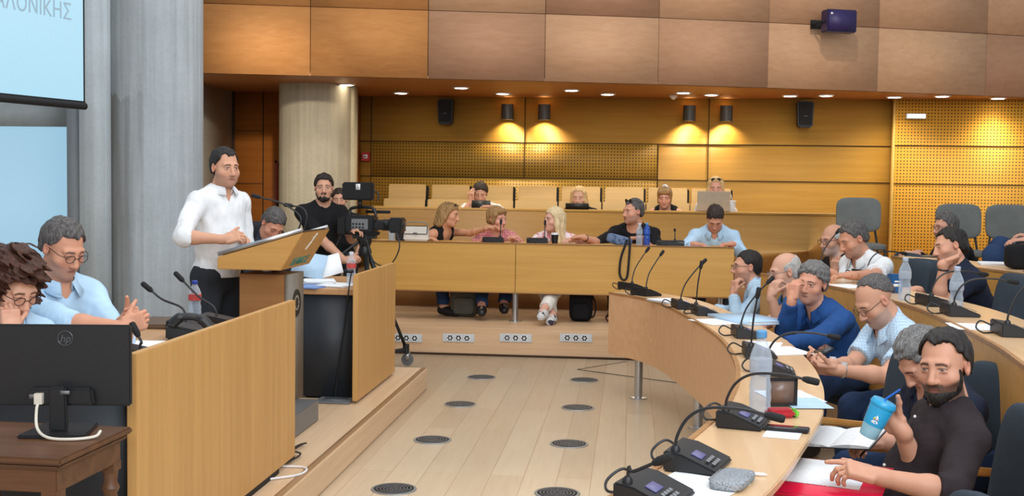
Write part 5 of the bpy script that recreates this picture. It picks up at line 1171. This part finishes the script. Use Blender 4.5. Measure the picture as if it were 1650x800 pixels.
for c_ in t.children:
    c_.data.transform(Matrix.Scale(.86, 4))
def open_book(label, loc, rz, size=(.17, .24), tilt=0, name='open_notebook', cover=None):
    t = thing(name, label, 'notebook', loc, rz); w, h = size
    for s in (-1, 1):
        prof = [(s*x, .004+.012*math.sin(min(x/w, 1)*PI*.9)**.7) for x in np.linspace(0, w, 8)]
        b = MB().prism(prof+[(s*w, .003), (0, .003)], 'y', -h/2, h/2); obj('page_block', b, PRINT, t)
    obj('cover', MB().bb((-w-.004, -h/2-.004, 0), (w+.004, h/2+.004, .003)), cover or BLACK, t); return t
p = at_d(1350, 708, 4.35); o = open_book('open notebook on the knee of the man bent over writing', p, .5, (.15, .21)); o.rotation_euler = (0.15, -.1, -.5)
p = at_d(1322, 772, 3.62); t = thing('red_folder', 'bright red folder with a printed page on the lap of the bearded man', 'folder', p)
obj('folder_cover', MB().bb((-.2, -.19, 0), (.2, .16, .004)).bb((-.2, -.193, .004), (.2, -.18, .012)).bb((-.2, -.193, .004), (-.19, .16, .010)), plain('folder_red', (214, 22, 62), .3), t); obj('page', MB().bb((-.14, -.07, .0045), (.13, .15, .007)), PRINT, t); t.rotation_euler = (.12, 0, -.35)
t = thing('pen', 'dark pen in the writing hand behind the cup', 'pen', at_d(1404, 718, 4.42)); obj('barrel', MB().tube([(-.045, 0, -.05), (.02, 0, .03)], .0045, 8), BLACK, t); obj('tip', MB().tube([(-.055, 0, -.062), (-.045, 0, -.05)], [.001, .0045], 8), GREY_M, t)
b_, inf = PEOPLE['phone_man']; W_ = inf['AR'][1][1]; o = phone('smartphone held by the balding man in the check shirt', at_d(1328, 566, 5.66), 0); o.rotation_euler = (0, -.55, .1)
# wrist pieces are part of their wearers
def bracelet(key, sd, mat, name, w=.006, up=.03, face=False):
    b_, inf = PEOPLE[key]; el, W = inf['AR'][sd][:2]; d = nrm(W-el); c = W-d*up; rf = nrm(np.cross(d, V(0, 0, 1))); uf = np.cross(rf, d)
    ring = [c+(rf*math.cos(a)+uf*math.sin(a))*.031 for a in np.linspace(0, 2*PI, 25)]
    o = obj(name, MB().tube(ring, w, 8, False), mat, b_, True)
    if face: obj('watch_face', MB().tube([c+uf*.03, c+uf*.041], .017, 16), plain('watch_white', (206, 208, 210), .3), o, True)
bracelet('phone_man', 1, CHROME, 'wrist_watch', .005, .03, True); bracelet('phone_man', -1, CHROME, 'wrist_watch', .006, .028, True); bracelet('black_tee', 1, BLACK, 'bracelet', .008, .035); bracelet('navy_rest', -1, BLACK, 'bracelet', .006, .04)
b_, inf = PEOPLE['cup_man']; T_ = inf['T']
for k in range(4):
    bz = -.16-.2*k; yy = .122+.012*math.sin(k); obj('button', MB().ball(T_(.0, yy+(.012 if k in (1, 2) else 0), bz), .0055, 8, 6), WHITE, b_, True)
b_, inf = PEOPLE['polo']; T_ = inf['T']
obj('hung_sunglasses', MB().ball(T_(.02, .135, -.2), (.022, .012, .03), 12, 8)  , BLACK, b_, True)

# second and third rows
sheet('white sheet by the clear bottle on the second desk', at_z(1566, 527, 1.001), -.1, (.2, .27)); sheet('papers under the microphone console of the white polo man', at_z(1370, 462, 1.001), .4, (.2, .28), n=2)
sheet('leaning white page raised behind the bald man', at_z(1290, 437, 1.001), .2, (.2, .28)); sheet('papers on the third desk before crossed legs', at_z(1602, 426, 1.101), -.2, (.22, .3), n=4, h=.003); sheet('dark tablet before the man in the black jacket', at_z(1500, 414, 1.101), -.1, (.2, .26), BLACK, n=1, h=.008, name='tablet', cat='tablet')
t = thing('dark_bag', 'dark cloth bag standing on the third desk at the right edge', 'bag', at_z(1650, 434, 1.101), .1); obj('bag_body', rbox((0, 0, .09), (.26, .16, .18)), BLACKC, t); obj('handle', MB().tube(smooth_path([(-.08, 0, .16), (-.06, 0, .19), (.06, 0, .19), (.08, 0, .16)], 6), .008, 8), BLACK, t)
# long rear desk things
def desk_pt(px, y=11.6, z=1.062): p = at_y(px, 388, y); return V(p[0], y, z)
t = thing('white_handbag', 'white quilted handbag on the left end of the rear desk', 'handbag', desk_pt(671, 11.62), 0, None); HB = plain('bag_white', (216, 212, 204), .5)
obj('bag_body', MB().prism([(-.13, 0), (.13, 0), (.12, .15), (-.12, .15)], 'y', -.05, .06), HB, t, bevel=.015); obj('flap', MB().prism([(-.125, .158), (.125, .158), (.12, .07), (-.12, .07)], 'y', -.062, -.048), HB, t, bevel=.008); obj('clasp', MB().bb((-.02, -.068, .075), (.02, -.06, .09)), GREY_M, t); obj('strap', MB().tube(smooth_path([(-.12, 0, .15), (-.08, -.01, .19), (.08, -.01, .19), (.12, 0, .15)], 6), .005, 8), GREY_M, t)
t = thing('drinking_glass', 'clear drinking glass beside the video camera lens on the rear desk', 'glass', desk_pt(631, 11.6)); obj('glass_wall', MB().lathe([(.03, 0), (.038, .13), (.036, .13), (.028, .006)], n=20), CLEAR, t); obj('water', MB().lathe([(.027, .007), (.033, .08), (.002, .081)], n=16), thin_glass('water', (206, 220, 230), .1), t)
t = thing('coffee_cup', 'dark paper coffee cup with white lid before the blonde woman', 'cup', desk_pt(894, 11.55)); obj('cup_body', MB().lathe([(.028, 0), (.037, .095)], n=20), BLACK, t); obj('lid', MB().lathe([(.04, .093), (.04, .1), (.036, .112), (.01, .113)], n=20), WHITE, t)
t = thing('denim_bag', 'crumpled denim bag with black strap hanging over the rear desk', 'bag', desk_pt(998, 11.52)); obj('bag_body', rbox((0, 0, .05), (.26, .14, .10), roty(.25)), cloth('washed_denim', (104, 122, 152), pattern='blot', c2=(70, 88, 120), scale=30), t)
obj('strap', MB().tube(smooth_path([(.1, -.04, .08), (.105, -.125, .02), (.10, -.15, -.12), (.085, -.15, -.3), (.045, -.15, -.335), (.01, -.15, -.27), (.02, -.15, -.12), (.06, -.125, .01), (.08, -.04, .07)], 6), .011, 8), BLACK_M, t)
sheet('grey papers before the man bowing his head', desk_pt(1120, 11.6), .1, (.3, .2), plain('grey_paper', (170, 178, 186), .6), n=3)
t = thing('camera_box', 'black box with buttons on the rear desk left of the bowed man', 'box', desk_pt(1093, 11.55)); obj('box_body', MB().bb((-.06, -.05, 0), (.06, .05, .06)), BLACK, t, bevel=.006); kb = MB(); [kb.bb((-.05+.022*i, -.053, .03), (-.035+.022*i, -.049, .045)) for i in range(5)]; obj('buttons', kb, GREY_M, t)
t = thing('black_box', 'black box beside the white handbag on the rear desk', 'box', desk_pt(648, 11.66)); obj('box_body', MB().bb((-.06, -.06, 0), (.05, .06, .13)), BLACK, t, bevel=.008); obj('lid', MB().bb((-.065, -.065, .122), (.055, .065, .136)), BLACK_M, t)
def bagpack(label, px, py, y, mat, h=.34, w=.26):
    p = at_y(px, py, y); t = thing('backpack', label, 'bag', (p[0], y, .27)); obj('bag_body', rbox((0, 0, h/2), (w, .2, h)), mat, t); obj('pocket', rbox((0, -.09, h*.33), (w*.75, .08, h*.5)), mat, t); obj('strap', MB().tube(smooth_path([(w*.4, 0, h*.9), (w*.62, -.03, h*.5), (w*.56, -.05, .06), (w*.4, -.02, .04)], 6), .009, 8), BLACK_M, t)
bagpack('olive-grey backpack under the rear desk by the sandalled feet', 749, 505, 11.85, cloth('olive_grey', (84, 82, 72)), .36, .30); bagpack('black backpack under the rear desk right of the white trousers', 936, 508, 11.7, BLACKC, .34, .24)
# upper row
def upd(px, y=13.38): p = at_y(px, 335, y); return V(p[0], y, 1.377)
t = thing('tablet', 'dark tablet before the young man holding his forehead', 'tablet', upd(775)); obj('case', MB().box((0, 0, .04), (.22, .01, .1), rotx(-.5)), BLACK, t); obj('screen', MB().box((0, .006, .042), (.2, .004, .085), rotx(-.5)), plain('phone_glass', (40, 42, 46), .08), t)
t = thing('laptop', 'open silver laptop on the upper rear desk', 'laptop', upd(1149, 13.4)); SILV = plain('laptop_silver', (186, 172, 152), .4, .3)
obj('base', MB().bb((-.18, -.0, 0), (.18, .2, .012)), SILV, t); ld = obj('lid', MB().box((0, -.035, .118), (.37, .007, .235), rotx(.25)), SILV, t, bevel=.003)
t = thing('drink_cup', 'clear cup with straw right of the laptop', 'cup', upd(1180, 13.4)); obj('cup_body', MB().lathe([(.03, 0), (.042, .12)], n=20), thin_glass('frosted', (220, 222, 220), .5), t); obj('lid', MB().lathe([(.045, .118), (.045, .128), (.01, .13)], n=20), WHITE, t); obj('straw', MB().tube([(0, 0, .12), (-.02, 0, .2)], .004, 8), WHITE, t)
t = thing('laptop', 'small dark laptop before the long-haired woman in the back row', 'laptop', upd(930)); obj('base', MB().bb((-.13, 0, 0), (.13, .12, .012)), BLACK, t); obj('lid', MB().box((0, -.012, .035), (.27, .008, .07), rotx(.2)), BLACK, t)

# ------------------------------------------------------------------ dais desk things
def goose(label, pts, group='gooseneck microphones on the dais'):
    p0 = pts[0]; t = thing('gooseneck_microphone', label, 'microphone', p0, 0, group); q = [np.array(p, float)-p0 for p in pts]
    obj('mic_base', MB().prism([(-.08, 0), (.08, 0), (.08, .02), (-.06, .045), (-.08, .045)], 'y', -.06, .06), BLACK, t, bevel=.005)
    s = smooth_path([V(0, 0, .03)]+q[1:], 8); d = nrm(s[-1]-s[-2]); obj('gooseneck', MB().tube(s, .0055, 8), BLACK, t); obj('mic_capsule', MB().tube([s[-1]-d*.01, s[-1]+d*.005, s[-1]+d*.05, s[-1]+d*.058], [.008, .0135, .0135, .008], 12), BLACK_M, t); return t
b0 = at_z(300, 530, .926); goose('gooseneck microphone leaning left over the clasped hands', [b0, b0+V(-.02, 0, .10), at_y(262, 483, b0[1]), at_y(243, 468, b0[1])])
b0 = at_z(350, 520, .926); goose('gooseneck microphone beside the blue-capped bottle', [b0, b0+V(-.02, 0, .08), at_y(320, 478, b0[1]), at_y(294, 452, b0[1])])
b0 = at_z(226, 575, .926); goose('short gooseneck microphone above the monitor edge', [b0, b0+V(0, 0, .05), at_y(228, 552, b0[1]), at_y(222, 540, b0[1])])
t = thing('desk_telephone', 'black desk telephone with curved handset on the near dais desk', 'telephone', at_z(312, 545, .926), .2)
obj('phone_base', MB().prism([(-.11, 0), (.11, 0), (.11, .03), (-.09, .07), (-.11, .07)], 'y', -.09, .09), BLACK, t, bevel=.01); obj('handset', MB().tube(smooth_path([(-.08, -.1, .075), (-.03, -.1, .11), (.05, -.1, .10), (.1, -.1, .05)], 6), [.024]*6+[.017]*6+[.024]*7, 10), BLACK, t)
obj('cord', MB().tube(smooth_path([(.1, -.1, .04), (.16, -.1, .01), (.18, 0, .01), (.11, .06, .02)], 6), .006, 6), BLACK, t)
sheet('white papers before the clasped hands on the near dais desk', at_z(233, 560, .926), .1, (.24, .3), n=4, h=.002); sheet('loose sheet at the dais desk edge behind the monitor', at_z(216, 592, .926), -.1, (.2, .28))
t = thing('brown_folder', 'brown leather folder on the near dais desk behind the hands', 'folder', at_z(272, 524, .926), .1); obj('folder_cover', MB().bb((-.14, -.17, 0), (.14, .17, .022)), plain('leather_brown', (96, 72, 52), .5), t, bevel=.006); obj('corner_strap', MB().bb((.08, -.172, -.0), (.1, .172, .0235)), BLACK, t)
for px, py, rz, m_, n_, lab in ((506, 452, .3, PAPER, 10, 'thick stack of white papers on the far dais desk'), (545, 460, -.2, PAPER, 4, 'white papers by the patterned bottle on the far dais desk'), (500, 462, -.15, plain('blue_doc', (120, 150, 206), .6), 3, 'blue documents at the front of the far dais desk')):
    p = at_y(px, py, 7.85 if m_ is PAPER else 7.72); sheet(lab, (min(p[0], -1.95), 7.98 if n_ == 10 else p[1], .926 if n_ != 4 else .926), rz, (.21, .27), m_, n_, .003)
p = at_y(508, 432, 8.05); t = thing('raised_sheets', 'white sheets standing propped on the far dais desk', 'paper', (p[0], 8.1, .96)); obj('sheet', MB().box((-.06, .0, .09), (.24, .003, .19), rotx(-.5) @ roty(.15)), PAPERB, t); obj('sheet', MB().box((.06, .03, .08), (.22, .003, .18), rotx(-.65) @ roty(-.35)), PAPER, t)
t = thing('cable', 'black cable hanging down the dark side of the far dais desk', 'cable', at_y(562, 467, 7.6)); obj('cord', MB().tube(smooth_path([at_y(566, 440, 7.75), at_y(562, 466, 7.60), at_y(556, 520, 7.605), at_y(545, 600, 7.607), at_y(540, 640, 7.6)], 6), .005, 6), BLACK, t, True); obj('plug', MB().bb((-.03, -.02, -.0), (.03, .02, .02)).xf(None, at_y(562, 440, 7.7)), BLACK, t, True)
t = thing('floor_plate', 'flat metal plate on the dais at the foot of the far desk', 'floor plate', at_z(540, 647, .172)); obj('plate', MB().bb((-.12, -.1, 0), (.12, .1, .012)), GREY_M, t, bevel=.003); obj('hatch', MB().bb((-.08, -.06, .012), (.08, .06, .015)), plain('hatch_grey', (96, 100, 104), .5), t)
pts = [at_z(x, y, .178) for x, y in ((404, 778), (440, 772), (480, 766), (494, 758), (486, 753), (455, 752))]; t = thing('cable', 'white cable looped on the dais floor below the big panel', 'cable', pts[0]); obj('cord', MB().tube(smooth_path(pts, 6), .006, 6), WHITE, t, True)
pts = [at_z(x, y, .178) for x, y in ((440, 752), (462, 744), (474, 736), (466, 728), (478, 720), (487, 716))]; t = thing('cable', 'tangled dark cable on the dais floor beside the panel corner', 'cable', pts[0]); obj('cord', MB().tube(smooth_path(pts, 6), .006, 6), BLACK, t, True); obj('cord', MB().tube(smooth_path([p+V(.03, .02*(-1)**i, .01) for i, p in enumerate(pts)], 6), .005, 6), BLACK, t, True)
# lectern microphones and notes
p0 = mid+nn*.014+sl*.16
t = thing('lectern_microphone', 'gooseneck microphone pair on the lectern bent towards the speaker', 'microphone', p0)
for dy, hpx in ((-.05, (418, 318)), (.09, (470, 332))):
    a = p0+V(0, dy, 0); e = at_y(*hpx, a[1]); s = smooth_path([a, a+V(.02, 0, .10), (a+e)/2+V(.03, 0, .07), e], 8); d = nrm(s[-1]-s[-2])
    g_ = obj('gooseneck', MB().tube(s, .005, 8), BLACK, t, True); obj('mic_capsule', MB().tube([s[-1]-d*.01, s[-1]+d*.005, s[-1]+d*.045, s[-1]+d*.052], [.007, .0125, .0125, .007], 12), BLACK_M, g_, True)
q = mid+nn*.0155-sl*.1; t = thing('paper_sheet', 'speech notes on the black reading surface of the lectern', 'paper', q); obj('page', MB().box((0, 0, .001), (.26, .3, .003), Rm), PAPER, t); obj('page_edge', MB().box(nn*.004+sl*.02, (.24, .28, .002), Rm), PRINT, t)
# computer monitor seen from behind, on a turned-leg table
cr = [at_z(51, 681, .80), at_z(214, 688, .80), at_z(144, 728, .80)]; ctr = (cr[0]+cr[2])/2; e1 = cr[1]-cr[0]; e2 = cr[2]-cr[1]
ang = math.atan2(e1[1], e1[0]); ctr = cr[1]-nrm(e1)*.27+nrm(e2)*.0; W2, D2 = .27, .24
ez = nrm(V(e1[0], e1[1], 0)); ctr = cr[1]-ez*W2-V(-ez[1], ez[0], 0)*D2*1.0
t = thing('side_table', 'small dark carved wooden table with turned legs under the monitor', 'table', (ctr[0], ctr[1], .17), ang)
DKW = wood('walnut_old', (70, 44, 26), (112, 74, 46)); hT = .63
obj('table_top', MB().bb((-W2, -D2, hT-.022), (W2, D2, hT)), DKW, t, bevel=.006); obj('moulding', MB().bb((-W2+.012, -D2+.012, hT-.04), (W2-.012, D2-.012, hT-.022)), DKW, t, bevel=.006); obj('apron', MB().bb((-W2+.03, -D2+.03, hT-.115), (W2-.03, D2-.03, hT-.04)), DKW, t, bevel=.003)
for sx in (-1, 1):
    for sy in (-1, 1): obj('leg', MB().bb((sx*(W2-.055)-.026, sy*(D2-.055)-.026, hT-.14), (sx*(W2-.055)+.026, sy*(D2-.055)+.026, hT-.11)).lathe([(.02, .0), (.026, .03), (.018, .07), (.026, .09), (.018, .11), (.024, .25), (.03, .36), (.022, .41), (.031, .43), (.022, .45), (.026, hT-.14)], (sx*(W2-.055), sy*(D2-.055), 0), 16), DKW, t)
mc = at_y(108, 592, 3.68); ma = math.atan2(at_y(215, 525, 3.72)[1]-3.62, .45)*.5
t = thing('computer_monitor', 'black computer monitor seen from behind on the small carved table', 'monitor', (mc[0], mc[1]-.03, .801), .16)
wm, hm = .225, .275; zb_ = .085; Rt = rotx(.06)
def mp(x, y, z): return V(x, y, z)
obj('screen_shell', MB().prism([(-wm, zb_), (wm, zb_), (wm, zb_+hm), (-wm, zb_+hm)], 'y', .0, .022), BLACK, t, bevel=.006); obj('rear_bulge', MB().prism([(-wm*.5, zb_+.006), (wm*.5, zb_+.006), (wm*.46, zb_+hm*.24), (-wm*.46, zb_+hm*.24)], 'y', -.03, .0), BLACK, t, bevel=.008)
obj('display_panel', MB().bb((-wm+.008, .022, zb_+.012), (wm-.008, .0235, zb_+hm-.008)), plain('display_off', (30, 34, 40), .15), t)
obj('neck', MB().prism([(-.03, .01), (.03, .01), (.026, .16), (-.026, .16)], 'y', -.055, -.032), BLACK, t, bevel=.006); obj('foot', MB().prism([(-.11, -.12), (.11, -.12), (.09, .09), (-.09, .09)], 'z', 0, .012), BLACK, t, bevel=.004)
lg = obj('logo', MB().lathe([(.025, 0), (.025, .002), (.0225, .002), (.0225, .0005)], (.01, -.0005, zb_+hm-.045), 28, rotx(PI/2)), plain('logo_dark', (27, 28, 32), .35), t)
obj('logo_ring', MB().tube([V(.01+.0245*math.cos(a), -.0022, zb_+hm-.045+.0245*math.sin(a)) for a in np.linspace(0, 2*PI, 33)], .0013, 6, False), plain('logo_grey', (92, 96, 102), .3, .4), lg)
M_ = WORLD[t.name] @ frame((.01, -.0028, zb_+hm-.047), (1, 0, 0), (0, 0, 1)); text_mesh('logo_letters', 'hp', .036, plain('logo_grey', (78, 82, 88), .3, .5), M_, lg, .0006, shear=.25)
obj('port_label', MB().bb((-.10, -.0315, zb_+.03), (-.07, -.0305, zb_+.045)).bb((.01, -.0565, zb_+.05), (.04, -.055, zb_+.062)), GREY_M, t)
obj('cable', MB().tube(smooth_path([(-.065, -.035, .11), (-.066, -.06, .085), (-.05, -.10, .03), (-.0, -.14, .008), (.08, -.15, .006), (.14, -.12, .008), (.15, -.09, .02)], 7), .005, 8).bb((-.078, -.05, .10), (-.052, -.03, .135)), plain('cable_cream', (214, 206, 190), .5), t)
obj('lower_cable', MB().tube(smooth_path([(.11, -.2, -.2), (.08, -.22, -.35), (.03, -.22, -.5), (-.02, -.2, -.61)], 6), .004, 6), plain('cable_cream', (214, 206, 190), .5), t)

# ------------------------------------------------------------------ television camera on a wheeled tripod
tc_ = at_y(588, 400, 9.75); tx, ty = tc_[0], 9.75
t = thing('camera_tripod', 'black tripod with wheeled dolly under the video camera', 'tripod', (tx, ty, 0)); hz = 1.02
obj('head', MB().lathe([(.05, hz), (.06, hz+.03), (.045, hz+.08), (.06, hz+.12), (.06, hz+.15)], n=20).bb((-.1, -.04, hz+.15), (.1, .04, hz+.18)), BLACK, t); obj('pan_bar', MB().tube([(-.05, -.05, hz+.12), (-.22, -.12, hz-.02), (-.3, -.15, hz-.06)], [.012, .012, .018], 10), BLACK, t)
cw = at_z(656, 590, 0); dirs = [math.atan2(cw[1]-ty, cw[0]-tx)+k*2*PI/3 for k in range(3)]; rad = np.hypot(cw[0]-tx, cw[1]-ty)
for a in dirs:
    c, s = math.cos(a), math.sin(a); lgo = obj('leg', MB().tube([(c*.05, s*.05, hz-.0), (c*rad*.62, s*rad*.62, .48)], .022, 10).tube([(c*rad*.58, s*rad*.58, .54), (c*rad*.96, s*rad*.96, .17)], .015, 10), BLACK, t)
    ar = obj('dolly_arm', MB().tube([(0, 0, .15), (c*rad*.97, s*rad*.97, .15)], .018, 8).lathe([(.03, .12), (.03, .2)], (c*rad*.97, s*rad*.97, 0), 12), BLACK, t)
    cs = MB(); cs.lathe([(.03, -.014), (.055, -.012), (.055, .012), (.03, .014)], (c*rad, s*rad+.01, .057), 20, rotx(PI/2)); obj('caster_wheel', cs, plain('tyre_grey', (96, 98, 100), .5), ar); obj('caster_fork', MB().bb((c*rad-.02, s*rad-.012, .05), (c*rad+.02, s*rad-.006, .13)).bb((c*rad-.02, s*rad+.026, .05), (c*rad+.02, s*rad+.032, .13)).bb((c*rad-.025, s*rad-.012, .118), (c*rad+.025, s*rad+.032, .13)), CHROME, ar)
obj('spreader', MB().lathe([(.07, .14), (.07, .17), (.03, .18)], n=16), BLACK, t)
t = thing('video_camera', 'large black television camera with viewfinder pointing right', 'camera', (tx, ty, 1.2), -.12)
obj('camera_body', MB().bb((-.16, -.065, .02), (.10, .065, .17)), BLACK, t, bevel=.012); obj('shoulder_base', MB().bb((-.14, -.05, 0), (.12, .05, .03)), BLACK_M, t, bevel=.006); obj('battery', MB().bb((-.24, -.05, .0), (-.16, .05, .15)), BLACK_M, t, bevel=.008)
hb_ = obj('carry_handle', MB().tube(smooth_path([(-.14, 0, .17), (-.12, 0, .23), (.06, 0, .235), (.10, 0, .17)], 6), .014, 8), BLACK, t); obj('side_controls', MB().bb((-.1, -.07, .05), (.05, -.064, .14)), GREY_M, t, bevel=.002); kb = MB(); [kb.bb((-.09+.03*i, -.075, .06+.03*j), (-.075+.03*i, -.068, .075+.03*j)) for i in range(4) for j in range(2)]; obj('buttons', kb, BLACK, t)
ln = obj('lens_barrel', MB().lathe([(.035, 0), (.045, .01), (.045, .06), (.05, .065), (.05, .12), (.042, .13)], (.10, 0, .09), 24, roty(PI/2)), BLACK, t); obj('zoom_grip', MB().bb((.11, -.085, .05), (.2, -.05, .12)), BLACK, ln, bevel=.01); obj('lens_hood', MB().prism([(-.07, .025), (.07, .025), (.07, .155), (-.07, .155)], 'x', .235, .35), BLACK, ln, bevel=.012); obj('front_glass', MB().lathe([(.045, 0), (.03, .008), (.004, .011)], (.35, 0, .09), 20, roty(PI/2)), plain('lens_glass', (30, 34, 44), .05), ln)
vf = obj('viewfinder', MB().bb((-.19, -.06, .30), (.09, .0, .455)), BLACK, t, bevel=.01); obj('viewfinder_hood', MB().prism([(-.18, .31), (.08, .31), (.08, .445), (-.18, .445)], 'y', -.085, -.06), BLACK_M, vf, bevel=.004); obj('sticker', MB().bb((-.055, -.088, .39), (-.015, -.0855, .44)), WHITE, vf)
text_mesh('sticker_digit', '1', .04, BLACK, WORLD[t.name] @ frame((-.035, -.0885, .415), (1, 0, 0), (0, 0, 1)), vf, .0005)
obj('viewfinder_post', MB().tube([(-.04, -.02, .235), (-.04, -.02, .31)], .018, 10), BLACK, t); obj('viewfinder_arm', MB().tube([(.09, -.03, .38), (.13, -.03, .36), (.13, -.03, .30)], .008, 8), BLACK, t)
obj('microphone', MB().tube([(-.02, .075, .2), (.2, .075, .2)], .014, 10), BLACK_M, t)
obj('cable', MB().tube(smooth_path([(-.2, -.02, .02), (-.26, -.05, -.15), (-.2, -.08, -.3), (-.05, -.06, -.2), (.0, -.05, 0)], 8), .005, 6).tube(smooth_path([(.3, -.06, .05), (.34, -.08, -.1), (.25, -.08, -.25), (.1, -.06, -.22), (.02, -.04, .0)], 8), .006, 6), BLACK, t)
